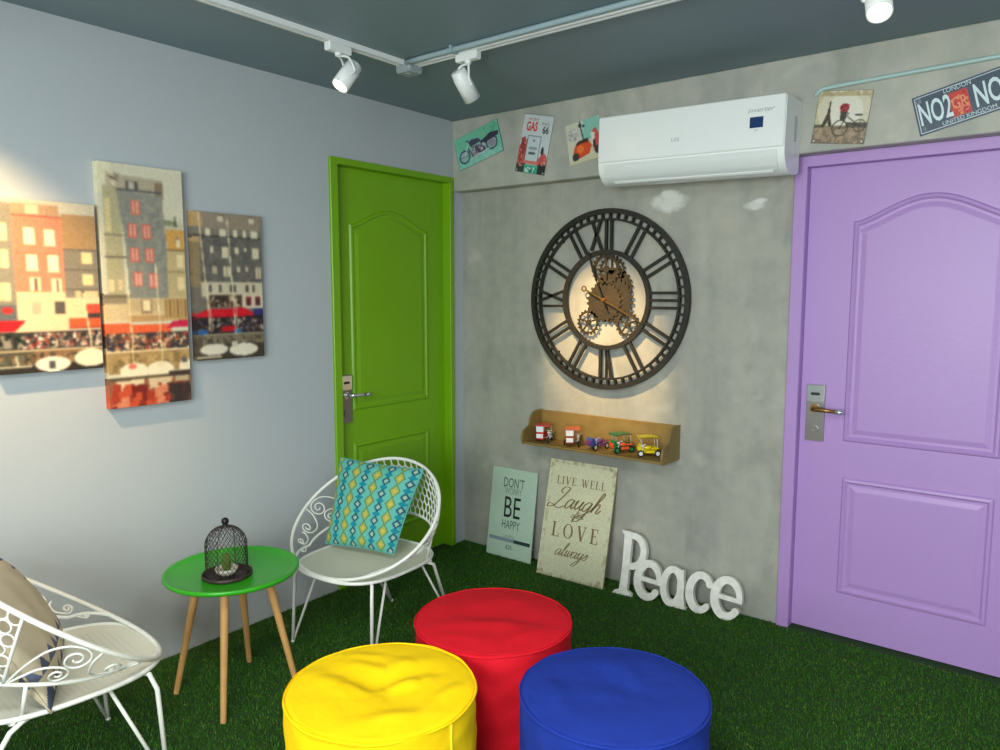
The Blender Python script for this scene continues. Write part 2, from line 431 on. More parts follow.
def lock(parent,to3,u,vt,hdir,lever):
    """plate top v, plate width .075, height .245"""
    b=MB(); b.prism([(u,vt-.245),(u+.076,vt-.245),(u+.076,vt),(u,vt)],0,.012,to3); pl=make('lock_plate',b,M['steel'],parent)
    b=MB(); b.prism([(u+.004,vt-.075),(u+.072,vt-.075),(u+.072,vt-.004),(u+.004,vt-.004)],.012,.019,to3); make('card_reader',b,M['steel_lt'],pl)
    b=MB(); b.prism([(u+.02,vt-.045),(u+.056,vt-.045),(u+.056,vt-.033),(u+.02,vt-.033)],.019,.0198,to3); make('card_slot',b,M['dark'],pl)
    b=MB(); c=(u+.038,vt-.195); b.annulus(circ(.017,24,*c),circ(.006,24,*c),.012,.018,to3); b.prism(circ(.012,20,*c),.012,.015,to3); make('keyhole',b,M['steel'],pl)
    b=MB(); cu=u+.036; cv=vt-.102
    b.cyl(to3(cu,cv,.012),to3(cu,cv,.02),.018); b.cyl(to3(cu,cv,.02),to3(cu,cv,.055),.009)
    b.tube([to3(cu,cv,.05),to3(cu+.02,cv,.057),to3(cu+.05,cv,.058),to3(cu+.098,cv-.003,.056)],[.009,.0095,.0085,.008],n=12)
    h=make('door_handle',b,[M['brass'] if lever else M['steel_lt']],parent)
    b=MB(); b.tube([to3(cu+.095,cv-.003,.056),to3(cu+.125,cv-.004,.054)],[.0105,.0105],n=12); make('lever_tip',b,M['steel_lt'],h)
# green door on the left wall: u=y, v=z, d=+x
D0=-.042
g3=lambda u,v,d:(D0+d,u,v)
b=MB(); 
b.box(-.11,.014,-.977,GY0,0,GZ+.03,b=.003); b.box(-.11,.014,GY1,-.096,0,GZ+.03,b=.003); b.box(-.11,.0139,-.97,-.1,GZ,GZ+.03)
gd=struct('door_1',b,M['green_door'])
b=MB(); b.box(D0-.04,D0,GY0,GY1,.008,GZ,b=.002); make('door_leaf',b,M['green_door'],gd)
make('upper_panel',panel(arch(-.822,-.262,.895,1.838,1.925),g3),M['green_door'],gd)
make('lower_panel',panel([(-.822,.20),(-.262,.20),(-.262,.725),(-.822,.725)],g3),M['green_door'],gd)
lock(gd,g3,-.912,1.084,1,False)
# purple door on the back wall: u=x, v=z, d=-y
D1=.032
p3=lambda u,v,d:(u,D1-d,v)
b=MB(); b.box(1.872,PX0,-.016,.11,0,PZ+.043,b=.003); b.box(PX1,PX1+.053,-.016,.11,0,PZ+.043,b=.003); b.box(1.878,PX1+.045,-.0159,.11,PZ,PZ+.043)
pd=struct('door_2',b,M['purple_door'])
b=MB(); b.box(PX0,PX1,D1,D1+.04,.008,PZ,b=.002); make('door_leaf',b,M['purple_door'],pd)
make('upper_panel',panel(arch(2.105,2.665,.868,1.79,1.885),p3),M['purple_door'],pd)
make('lower_panel',panel([(2.11,.20),(2.66,.20),(2.66,.712),(2.11,.712)],p3),M['purple_door'],pd)
lock(pd,p3,1.952,1.103,1,True)

# ---- artificial grass -------------------------------------------
def grass():
    n=330000; x=RNG.uniform(.0,XR,n); y=RNG.uniform(-4.0,0,n)
    # keep the dense part where the photograph looks
    k=((x<3.3)&(y>-3.3)) ; x=x[k];y=y[k]
    n2=140000; x=np.concatenate([x,RNG.uniform(.002,3.1,n2)]);y=np.concatenate([y,RNG.uniform(-3.0,-.002,n2)])
    x=np.maximum(x,.004); y=np.minimum(y,-.004)
    ok=~((x>1.86)&(y>-.02)); x=x[ok];y=y[ok]; n=len(x)
    h=RNG.uniform(.006,.013,n); a=RNG.uniform(0,2*PI,n); w=RNG.uniform(.0009,.0017,n); ln=RNG.uniform(0,.008,n); la=RNG.uniform(0,2*PI,n)
    V=np.zeros((n,3,3),np.float32)
    V[:,0,0]=x-w*np.cos(a);V[:,0,1]=y-w*np.sin(a);V[:,1,0]=x+w*np.cos(a);V[:,1,1]=y+w*np.sin(a);V[:,2,0]=x+ln*np.cos(la);V[:,2,1]=y+ln*np.sin(la);V[:,2,2]=h
    V[:,:,0]=np.maximum(V[:,:,0],.001); V[:,:,1]=np.minimum(V[:,:,1],-.001)
    me=bpy.data.meshes.new('artificial_grass'); me.vertices.add(3*n); me.vertices.foreach_set('co',V.ravel()); me.loops.add(3*n); me.loops.foreach_set('vertex_index',np.arange(3*n,dtype=np.int32))
    me.polygons.add(n); me.polygons.foreach_set('loop_start',np.arange(0,3*n,3,dtype=np.int32)); me.polygons.foreach_set('loop_total',np.full(n,3,np.int32))
    base=np.array([lin((52,104,18)),lin((70,128,24)),lin((38,84,14)),lin((124,138,52))])
    idx=RNG.choice(4,n,p=[.42,.28,.26,.04]); c=base[idx]; c=np.concatenate([c,np.ones((n,1))],1); c=np.repeat(c,3,0).astype(np.float32)
    me.update(calc_edges=True)
    at=me.color_attributes.new('Col','FLOAT_COLOR','CORNER'); at.data.foreach_set('color',c.ravel())
    gm=print_mat('turf_blades',.55,.3); me.materials.append(gm)
    o=bpy.data.objects.new('artificial_grass',me); link(o)
    tag(o,'dark green artificial turf carpeting the whole floor','grass',kind='stuff')
grass()
# ================================================================== SEATING
def ellH(t,): 
    u=(1-math.cos(t))/2; return Vector((.36*math.sin(t),-.33+.51*u,.366+.384*u**1.14))
def ellL(t):
    u=(1-math.cos(t))/2; return Vector((.275*math.sin(t),-.30+.52*u,.376+.115*u))
def SV(t,v):
    a=ellL(t);c=ellH(t);p=a.lerp(c,v)
    o=Vector((math.sin(t),-math.cos(t)*.6,0))*(.018*math.sin(PI*v)*(.3+.7*(1-math.cos(t))/2)); return p+o
def sup(a,rx,ry,cx,cy,n=2.8):
    c,s=math.cos(a),math.sin(a); return (cx+rx*math.copysign(abs(c)**(2/n),c),cy+ry*math.copysign(abs(s)**(2/n),s))
def pan_mat():
    m=bpy.data.materials.new('perforated_sheet'); m.use_nodes=True; N,L=m.node_tree.nodes,m.node_tree.links; b=N['Principled BSDF']; b.inputs['Roughness'].default_value=.45
    tc=N.new('ShaderNodeTexCoord'); v=N.new('ShaderNodeTexVoronoi'); v.inputs['Scale'].default_value=62; v.inputs['Randomness'].default_value=.0; L.new(tc.outputs['Object'],v.inputs['Vector'])
    r=N.new('ShaderNodeValToRGB'); r.color_ramp.elements[0].position=.20; r.color_ramp.elements[1].position=.27
    r.color_ramp.elements[0].color=(*lin((196,192,174)),1); r.color_ramp.elements[1].color=(*lin((216,212,194)),1); L.new(v.outputs['Distance'],r.inputs['Fac']); L.new(r.outputs['Color'],b.inputs['Base Color']); return m
M['pan']=pan_mat()
def make_chair(label,loc,rot):
    root=thing('garden_chair',label,'chair',(0,0,0),'white wire hoop chairs',local=True)
    WM=M['white_metal']
    b=MB(); b.tube([ellH(2*PI*i/96) for i in range(96)],.0072,n=10,closed=True); make('seat_hoop',b,WM,root)
    b=MB(); rl=lambda t:ellL(t).lerp(ellH(t),max(0,min(1,(1.0-min(t,2*PI-t))/.45))); b.tube([rl(.55+(2*PI-1.1)*i/80) for i in range(81)],.0058,n=8); make('arm_rail',b,WM,root)
    # seat pan
    b=MB(); n=72; rings=[.02,.3,.55,.75,.88,.96,1.0]; vs=[];fs=[]
    for k,q in enumerate(rings):
        for j in range(n):
            x,y=sup(2*PI*j/n,.240*q,.264*q,0,-.066); vs.append((x,y,.362-.014*(1-q**2)))
    for k in range(len(rings)-1):
        for j in range(n): fs.append((k*n+j,k*n+(j+1)%n,(k+1)*n+(j+1)%n,(k+1)*n+j))
    fs.append(tuple(range(n))[::-1])
    m2=len(vs); vs+=[(v[0],v[1],v[2]-.003) for v in vs]; fs+=[tuple(m2+i for i in f)[::-1] for f in fs]
    b._add(vs,fs,smooth=True); pan=make('seat_pan',b,M['pan'],root,fix=False)
    b=MB(); b.tube([(*sup(2*PI*j/90,.244,.268,0,-.066),.360) for j in range(90)],.0075,n=8,closed=True); make('seat_rim',b,WM,pan)
    # back of welded rings
    b=MB(); t0,t1=.69*PI,1.31*PI
    def frame(t,v):
        e=1e-3; dt=(SV(t+e,v)-SV(t-e,v)).length/(2*e); dv=(SV(t,v+e)-SV(t,v-e)).length/(2*e); return dt,dv
    nt=int((t1-t0)/.104); step=(t1-t0)/nt
    for i in range(nt):
        rows=7; sv=1/rows
        for k in range(rows):
            t=t0+step*(i+.5+(.5 if k%2 else 0))
            if t>t1-step*.4: continue
            v=(k+.5)*sv
            b.tube([SV(t+step*.5*math.cos(a),v+sv*.55*math.sin(a)) for a in [2*PI*q/14 for q in range(14)]],.0025,n=5,closed=True)
    for tt in (t0,t1): b.tube([SV(tt,q/8) for q in range(9)],.0045,n=6)
    make('ring_mesh_back',b,WM,root)
    # scrolls on both sides
    for sgn in (1,-1):
        b=MB()
        def P2(s,h,sgn=sgn):   # s metres along the side from t=.38PI, h metres above the arm rail
            t=.38*PI+s/.33; dt,dv=frame(t,.5); v=h/max(dv,.02); 
            p=SV(t,max(0,min(1,v))); return (p.x*sgn,p.y,p.z)
        def scroll(cs,ch,R,a0,turns,dr,tail):
            pts=[]
            for q in range(34):
                f=q/33; a=a0+dr*2*PI*turns*f; r=R*(1-.86*f)
                pts.append((cs+r*math.cos(a),ch+r*math.sin(a)))
            T=catmull(tail+[pts[0]],5)
            b.tube([P2(*p) for p in T[:-1]+pts],.0032,n=6)
        scroll(.165,.098,.042,PI/2,1.7,1,[(.315,0),(.285,.06),(.245,.115),(.20,.139)])
        scroll(.190,.036,.031,PI/2,1.6,1,[(.315,0),(.275,.035),(.245,.058),(.215,.067)])
        scroll(.045,.052,.030,-PI/2,1.5,-1,[(.105,.13),(.118,.085),(.105,.04),(.075,.022)])
        scroll(-.055,.034,.020,-PI/2,1.5,-1,[(.0,.055),(.005,.04),(-.01,.02),(-.035,.014)])
        scroll(-.125,.018,.012,-PI/2,1.3,-1,[(-.08,.012),(-.10,.007)])
        make('scrollwork',b,WM,root)
    # hairpin legs and rear posts
    for sx in (1,-1):
        f=(sx*.236,-.28,.004)
        b=MB(); b.tube([(sx*.185,-.225,.352),(sx*.215,-.25,.347),(sx*.228,-.265,.30),(sx*.236,-.28,.006)],.0072,n=8)
        b.tube([(sx*.236,-.279,.006),(sx*.19,-.14,.356)],.0055,n=8); b.sphere((sx*.236,-.28,.008),.0085,10); make('leg',b,WM,root)
        b=MB(); b.tube([(sx*.205,.02,.352),(sx*.228,.07,.350),(sx*.235,.10,.335),(sx*.185,.28,.006)],.0072,n=8)
        b.tube([(sx*.185,.279,.006),(sx*.14,.10,.354)],.0055,n=8); b.sphere((sx*.185,.28,.008),.0085,10); make('leg',b,WM,root)
        b=MB(); p=ellL(.63*PI); b.tube([(sx*.222,.07,.352),(sx*(p.x+.003),p.y,p.z)],.0055,n=8); make('post',b,WM,root)
    b=MB(); b.tube([(-.232,.09,.354),(-.2,.09,.337),(.2,.09,.337),(.232,.09,.354)],.005,n=6); b.tube([(-.228,-.16,.354),(-.2,-.16,.337),(.2,-.16,.337),(.228,-.16,.354)],.005,n=6); make('under_bar',b,WM,root)
    root.location=loc; root.rotation_euler=(0,0,rot)
    return root
make_chair('white wire hoop chair in front of the green door, holding the teal patterned cushion',(.515,-1.18,0),math.radians(3))
make_chair('white wire hoop chair cut off by the left edge, holding the beige cushion',(.495,-2.552,0),math.radians(175)).scale=(1.05,1.05,1.03)

def cushion(name,label,BL,BR,TR,TL,th,colf,colb,n=150,sag=0):
    BL,BR,TR,TL=map(Vector,(BL,BR,TR,TL)); C0=(BL+BR+TR+TL)/4
    nrm=((BR-BL).cross(TL-BL)).normalized()
    def base(u,v):
        # pinch the edges inward between the corners
        pu=.018*math.sin(PI*v)*(1 if u<.5 else -1)*abs(2*u-1)**3; pv=.018*math.sin(PI*u)*(1 if v<.5 else -1)*abs(2*v-1)**3
        uu=u+pu; vv=v+pv
        return BL*(1-uu)*(1-vv)+BR*uu*(1-vv)+TR*uu*vv+TL*(1-uu)*vv
    def thick(u,v):
        e=(1-abs(2*u-1)**2.6)*(1-abs(2*v-1)**2.6); w=.004*math.sin(19*u+7*v)*math.sin(11*v-5*u)*e
        return th*max(0,e)**.55+w
    b=MB(); b.grid(lambda u,v: base(u,v)+nrm*thick(u,v),n,n,colf); b.grid(lambda u,v: base(u,v)-nrm*thick(u,v),n,n,colb)
    o=make(name,b,M['cloth1'],weld=True); origin_to(o,C0); tag(o,label,'cushion')
    b=MB(); ed=[base(q/20,0) for q in range(20)]+[base(1,q/20) for q in range(20)]+[base(1-q/20,1) for q in range(20)]+[base(0,1-q/20) for q in range(20)]
    b.tube([tuple(p-C0) for p in ed],.0032,n=6,closed=True)
    return o,b
# teal cushion: columns of gold and of navy-outlined diamonds
def teal(u,v):
    nc=3.8; u2=(u+.015*v)*nc+.12; ry=v*6.4
    c0=math.floor(u2); fu=u2-c0
    base=(98,180,166)
    def dia(fu,fy,cx,w,h): return abs(fu-cx)/w+abs(fy)/h
    fy=(ry%1)-.5
    # gold column at .25, navy column at .75 shifted by half a row
    g=dia(fu,fy,.27,.25,.56); gx=abs(fu-.27)
    zig=.27+.13*(1-4*abs(fy)) # right-hand zigzag
    if g<.62: return (178,170,66) if g>.3 else (196,180,104)
    if g<.80: return (120,170,112)
    if g<1.02: return (112,124,66)
    if fu<.55 and abs(fu-(zig+.10))<.035: return (44,140,138)
    fy2=((ry+.35)%1)-.5
    k=max(abs(fu-.76),abs(fy2)*.36) if False else dia(fu,fy2,.76,.17,.36)
    sq=abs(fu-.76)/.19+abs(fy2)/.37
    if sq<.52: return (150,184,162)
    if sq<1.0: return (52,84,104)
    fy3=((ry+.85)%1)-.5
    t=dia(fu,fy3,.76,.19,.26)
    if t<1: return (30,132,148)
    if abs(fu-.76)<.2 and sq<1.35: return (84,168,164)
    return base
TB=(.622,-1.185,.392); 
o,e=cushion('throw_cushion','teal cushion with gold and navy diamond columns, leaning in the chair by the green door',(.285,-1.275,.385),(.622,-1.185,.385),(.684,-1.06,.738),(.232,-1.135,.742),.055,teal,lambda u,v:(86,176,172))
make('piping',e,mat('teal_piping',(84,172,166),.8),o)
def tri(u,v):
    # beige cloth with bands of dark triangles near one edge
    base=(206,192,164)
    x=u*7.0; k=math.floor(x); fx=x-k
    if .62<v<.98 or v<.16:
        pass
    y=v*7.0; r=math.floor(y); fy=y-r
    if k in (4,6) and fx<.98:
        if fx<fy*1.0+.02 and k==6: return (84,92,116)
        if k==4 and fx>abs(2*fy-1): return (92,100,124)
    if k==5 and fx>1-abs(2*fy-1)*.9: return (120,122,134)
    return base
def tri2(u,v): return tri(1-u if False else u,v)
def tri_back(u,v):
    base=(200,186,160); x=(1-v)*6.5 if False else v*6.5
    # triangles follow the lower-front border (small v)
    y=u*7.5; r=math.floor(y); fy=y-r
    if v<.05: return (72,84,110)
    if v<.17:
        f=(v-.05)/.12
        return (78,88,114) if abs(2*fy-1)<1-f else base
    if u>.8:
        yv=v*7.5; fv=yv-math.floor(yv); f=(u-.8)/.2
        if u>.96: return (78,88,112)
        return (80,90,114) if abs(2*fv-1)<f*1.05 else base
    if .22<v<.34:
        f=(v-.22)/.12
        return (92,100,122) if abs(2*((fy+.5)%1)-1)<1-f else base
    return base
o,e=cushion('throw_cushion','beige cushion with dark blue triangles, in the chair cut off by the left edge',(.765,-2.590,.372),(.355,-2.395,.385),(.262,-2.53,.68),(.63,-2.735,.70),.06,tri_back,tri_back)
make('piping',e,mat('beige_piping',(190,176,150),.8),o)

# ---- poufs --------------------------------------------------------
def pouf(label,cx,cy,r,h,m,folds,seed,zipang=None,sink=.0,pm=None,fk=.75):
    root=thing('pouf',label,'pouf',(cx,cy,0),'round fabric poufs')
    rr=random.Random(seed); ph=[rr.uniform(0,6.28) for _ in range(6)]
    # side
    b=MB(); nz=26; prof=[(r*.93,.012),(r*.965,.0),(r*.985,.02)]
    prof=[(r*.90,.006),(r*.955,.004)]
    for k in range(nz+1):
        f=k/nz; prof.append((r*(.965+.032*min(1,f*4)**.6),.012+(h-.012)*f))
    def dsp(t,i,rad,z):
        e=math.sin(PI*min(1,max(0,z/h)))
        return (.0022*math.sin(3*t+ph[0]+18*z)+.0016*math.sin(70*z+2*math.sin(3*t+ph[1])+ph[2])*(.4+.6*math.sin(2*t+ph[3])**2)+.0012*math.sin(14*t+40*z+ph[4])*(1 if z>h*.6 else .5),0)
    b.lathe(prof,(cx,cy,0),n=120,disp=dsp); b._add([(cx+r*.9*math.cos(2*PI*j/60),cy+r*.9*math.sin(2*PI*j/60),.006) for j in range(60)],[tuple(range(60))[::-1]])
    make('side_panel',b,m,root)
    # top
    b=MB(); nr=54; nt=144; vs=[];fs=[]
    def hgt(x,y):
        q=math.hypot(x,y); z=.020*(1-q**2.2)-sink*math.exp(-((x*1.2)**2+(y*1.2)**2)*2.2)
        for (x0,y0,x1,y1,w,a) in folds:
            dx,dy=x1-x0,y1-y0;L2=dx*dx+dy*dy;t=((x-x0)*dx+(y-y0)*dy)/L2;tc=max(0,min(1,t));d=math.hypot(x-x0-tc*dx,y-y0-tc*dy)
            sgn=((x-x0)*dy-(y-y0)*dx)/math.sqrt(L2)
            z+=fk*a*math.exp(-(d/(w*1.5))**2)*math.sin(PI*max(.12,min(.88,tc)))+ (.25*a*math.tanh(sgn/w)*math.exp(-(d/(w*3))**2))
        z+=.0015*math.sin(7*x+3*y+ph[0])*math.sin(9*y-2*x+ph[1])
        return z*(1-q**8)
    # scalloped rim where the cover is gathered
    vs.append((cx,cy,h+hgt(0,0)))
    for i in range(1,nr+1):
        q=i/nr
        for j in range(nt):
            t=2*PI*j/nt; x,y=q*math.cos(t),q*math.sin(t); rad=r*q*(1+.004*math.sin(5*t+ph[3])*q)
            vs.append((cx+rad*math.cos(t),cy+rad*math.sin(t),h+hgt(x,y)-(.006*max(0,(q-.93)/.07)**2)))
    for j in range(nt): fs.append((0,1+j,1+(j+1)%nt))
    for i in range(nr-1):
        for j in range(nt): fs.append((1+i*nt+j,1+(i+1)*nt+j,1+(i+1)*nt+(j+1)%nt,1+i*nt+(j+1)%nt))
    b._add(vs,fs,smooth=True); make('top_panel',b,m,root)
    b=MB(); b.tube([(cx+(r*.996+.0012*math.sin(9*t+ph[2]))*math.cos(t),cy+(r*.996+.0012*math.sin(9*t+ph[2]))*math.sin(t),h-.006+.0012*math.sin(6*t+ph[1])) for t in [2*PI*j/120 for j in range(120)]],.0038,n=8,closed=True); make('seam',b,m,root)
    if zipang is not None:
        b=MB(); t=zipang; pts=[(cx+(r*1.006)*math.cos(t+.02*math.sin(z*12)),cy+(r*1.006)*math.sin(t+.02*math.sin(z*12)),z) for z in [h-.01-k*.03 for k in range(12)]]
        b.tube(pts,.0035,n=6); make('side_seam',b,pm or m,root)
    return root
def dirfold(folds): return folds
# fold coordinates are in the unit disc of the top, x to the right wall side, y towards the back wall
def cam2d(fx,fy):
    """helper: (right, away) as seen from the middle of the room -> x,y"""
    c,s=math.cos(math.radians(38)),math.sin(math.radians(38)); return (fx*c-fy*s, fx*s+fy*c)
def FL(*L): return [(*cam2d(a,b_),*cam2d(c,d),w,k) for a,b_,c,d,w,k in L]
pouf('yellow round fabric pouf with creased top, in front of the red and blue ones',1.430,-2.005,.260,.42,M['f_yellow'],
  FL((-.05,.35,.35,.55,.08,.010),(.0,-.05,.45,.15,.07,.014),(-.75,.25,-.1,-.35,.09,.010),(-.45,.1,-.02,-.2,.06,.009),(-.5,.5,.1,.3,.07,.007),(.55,-.35,.9,.1,.06,.009),(-.1,-.65,.5,-.5,.07,.007),(-.6,.7,0,.6,.06,.006)),3,zipang=0.0,sink=.030,pm=M['pull'],fk=1.05)
pouf('red round fabric pouf, furthest back of the three, touching both others',1.402,-1.477,.260,.42,M['f_red'],
  FL((-.5,-.2,.5,-.28,.10,.012),(-.2,.4,.5,.5,.12,.005),(.2,-.62,.7,-.4,.08,.006),(-.7,-.5,-.2,-.6,.07,.005)),5,sink=.012)
pouf('royal blue round fabric pouf, on the right of the three',1.945,-1.630,.256,.42,M['f_blue'],
  FL((-.7,.3,-.55,-.3,.08,.007),(.25,.45,.3,-.1,.07,.006),(-.2,.0,.2,-.2,.09,.007),(-.1,.5,.2,.45,.06,.005),(-.5,.6,.5,.62,.07,.004),(.3,-.15,.7,.1,.08,.004)),9,sink=.018)

# ---- side table -----------------------------------------------------
TC=(.452,-1.842); TZ=.482
root=thing('side_table','round green side table on four splayed wooden legs, between the two white chairs','table',(*TC,0))
b=MB(); R=.240
b.lathe([(.001,TZ-.010),(R-.035,TZ-.010),(R-.022,TZ-.006),(R-.010,TZ),(R-.003,TZ+.001),(R,TZ-.002),(R,TZ-.012),(R-.004,TZ-.016),(.001,TZ-.016)],(*TC,0),n=96); make('tabletop',b,M['table_green'],root)
for sx in (1,-1):
    for sy in (1,-1):
        b=MB(); top=(TC[0]+sx*.085,TC[1]+sy*.085,TZ-.017); ft=(TC[0]+sx*.158,TC[1]+sy*.156,.002)
        b.cyl(ft,top,.0105,.0155,n=20); lg=make('leg',b,M['beech'],root)
b=MB(); b.cyl((TC[0],TC[1],TZ-.030),(TC[0],TC[1],TZ-.0165),.13,n=40); make('mounting_plate',b,M['black'],root)

# ---- cloche -----------------------------------------------------------
CC=(.487,-1.885); CZ=TZ-.0095
root=thing('wire_cloche','brown wire mesh cloche with ball knob on the green side table','cloche',(*CC,CZ))
b=MB(); b.lathe([(.001,0),(.086,0),(.088,.004),(.088,.014),(.084,.015),(.082,.005),(.001,.005)],(CC[0],CC[1],CZ),n=64); make('tray',b,M['tray'],root)
def dome(f):  # f 0..1 bottom to top
    H1=.11; Rd=.073; Ht=.072; tot=H1+Ht*1.25
    s=f*tot
    if s<H1: return Rd-.002*(1-s/H1)*0,s+.006
    a=min(1,(s-H1)/(Ht*1.25))*PI/2; return Rd*math.cos(a),H1+.006+Ht*math.sin(a)
b=MB(); nw=30
for fam in (1,-1):
    for i in range(nw):
        pts=[]
        for k in range(27):
            f=k/26*.965; rd,z=dome(f); an=2*PI*i/nw+fam*f*1.9; pts.append((CC[0]+rd*math.cos(an),CC[1]+rd*math.sin(an),CZ+z))
        b.tube(pts,.00085,n=4,caps=False)
for f,rw in ((.0,.0022),(.985,.0018)):
    rd,z=dome(f); b.tube([(CC[0]+rd*math.cos(2*PI*j/40),CC[1]+rd*math.sin(2*PI*j/40),CZ+z) for j in range(40)],rw,n=6,closed=True)
for an in (.6,.6+PI/2,.6+PI,.6+1.5*PI): b.tube([(CC[0]+dome(k/30)[0]*math.cos(an),CC[1]+dome(k/30)[0]*math.sin(an),CZ+dome(k/30)[1]) for k in range(31)],.0014,n=5)
md=make('mesh_dome',b,M['wire'],root)
b=MB(); tz=CZ+.188; b.cyl((CC[0],CC[1],tz-.002),(CC[0],CC[1],tz+.006),.012,.008); b.sphere((CC[0],CC[1],tz+.016),.0135,20); make('knob',b,M['black'],root)
# potted cactus inside
pz=CZ+.0055; pc=(CC[0]+.004,CC[1]-.004)
root=thing('potted_cactus','small column cactus in a pale ribbed bowl, under the wire cloche','plant',(*pc,pz))
b=MB(); b.lathe([(.001,0),(.020,0),(.034,.012),(.040,.028),(.037,.028),(.031,.020),(.001,.018)],(*pc,pz),n=60,disp=lambda t,i,r,z:(.0012*math.cos(20*t) if i in (2,3) else 0,0)); make('pot',b,M['pot'],root)
b=MB(); b.lathe([(.010,.018),(.014,.03),(.0155,.05),(.0145,.068),(.009,.078),(.0005,.081)],(*pc,pz),n=48,disp=lambda t,i,r,z:(.0016*math.cos(10*t) if r>.004 else 0,0)); make('cactus_stem',b,M['cactus'],root)
# ================================================================== CANVAS PRINTS
def shade(p): p.blur(); p.blur(); p.noise(6); p.blur(); return p
def canvas_left():
    p=Paint(100,176,(206,196,172))
    p.rect(0,0,1,.05,(214,200,172))
    p.rect(0,.03,.20,.76,(140,134,116)); p.rect(0,.02,.18,.05,(150,140,120))
    p.rect(.20,.02,.64,.09,(188,150,116)); p.rect(.20,.085,.66,.53,(226,134,104)); p.rect(.20,.085,.66,.095,(170,100,84)); p.rect(.66,.09,.665,.76,(120,90,76))
    p.rect(.33,.03,.45,.08,(226,200,160)); p.rect(.20,.53,.66,.76,(232,206,160)); p.rect(.20,.30,.66,.305,(206,118,92))
    p.rect(.66,.07,1,.28,(176,140,98)); p.rect(.66,.27,1,.56,(140,130,112)); 
    for v in (.27,.39,.51): p.rect(.66,v,1,v+.008,(92,84,76))
    p.rect(.66,.57,1,.70,(228,206,156)); p.rect(.86,.60,1,.66,(214,84,60)); p.rect(.86,.66,1,.69,(70,60,56))
    for u,v in ((.30,.16),(.49,.165),(.31,.31),(.51,.315)): p.rect(u,v,u+.10,v+.09,(250,232,190)); p.rect(u+.047,v,u+.053,v+.09,(214,170,130)); p.rect(u-.01,v+.09,u+.11,v+.098,(240,200,160))
    for u,v in ((.33,.445),(.53,.45)): p.rect(u,v,u+.10,v+.08,(238,220,180)); p.rect(u+.045,v+.005,u+.07,v+.08,(110,90,74))
    for v in (.14,.29,.48): p.rect(.03,v,.15,v+.10,(236,214,160)); p.rect(.085,v,.095,v+.10,(150,140,120)); p.rect(.05,v,.06,v+.1,(160,150,128))
    for v in (.29,.42): p.rect(.84,v,.95,v+.07,(240,214,156))
    p.rect(.76,.52,.99,.565,(226,196,146)); p.rect(.82,.52,.85,.56,(96,84,72))
    p.rect(.33,.585,.42,.66,(200,176,146)); p.rect(.55,.585,.65,.66,(92,84,78))
    p.rect(.02,.60,.19,.70,(100,102,104)); p.ell(.11,.635,.05,.02,(206,50,46))
    p.rect(0,.695,.26,.755,(214,34,40)); p.poly([(.16,.76),(.26,.70),(.66,.70),(.66,.755)],(226,204,160)); p.rect(.68,.685,1,.745,(226,96,56)); p.rect(.68,.74,1,.75,(170,70,50))
    p.rect(0,.76,1,.865,(64,58,54)); p.speck(.18,.765,1,.86,[(206,180,150),(120,110,104),(176,70,60),(240,224,196),(40,40,44),(150,110,80)],240,(.012,.03)); p.speck(0,.765,.25,.85,[(30,36,32),(50,56,44),(150,140,120)],60,(.02,.04))
    p.rect(0,.865,1,.876,(206,182,140)); p.rect(0,.876,1,.97,(140,104,72)); p.rect(0,.876,.32,.97,(78,78,62)); p.speck(0,.88,1,.965,[(150,116,78),(110,84,60),(96,96,76),(60,58,46)],140,(.02,.05))
    p.rect(0,.955,1,1,(52,46,40)); p.rect(0,.955,.3,.965,(196,186,156))
    p.ell(.50,.955,.17,.045,(238,226,198)); p.rect(.46,.94,.52,.985,(80,78,80)); p.ell(.88,.93,.17,.055,(240,226,190)); p.line(.16,.90,.17,.96,.02,(220,206,170))
    p.line(.84,.54,.90,.90,.016,(244,226,180)); p.line(.80,.57,.90,.58,.01,(226,206,160))
    return shade(p)
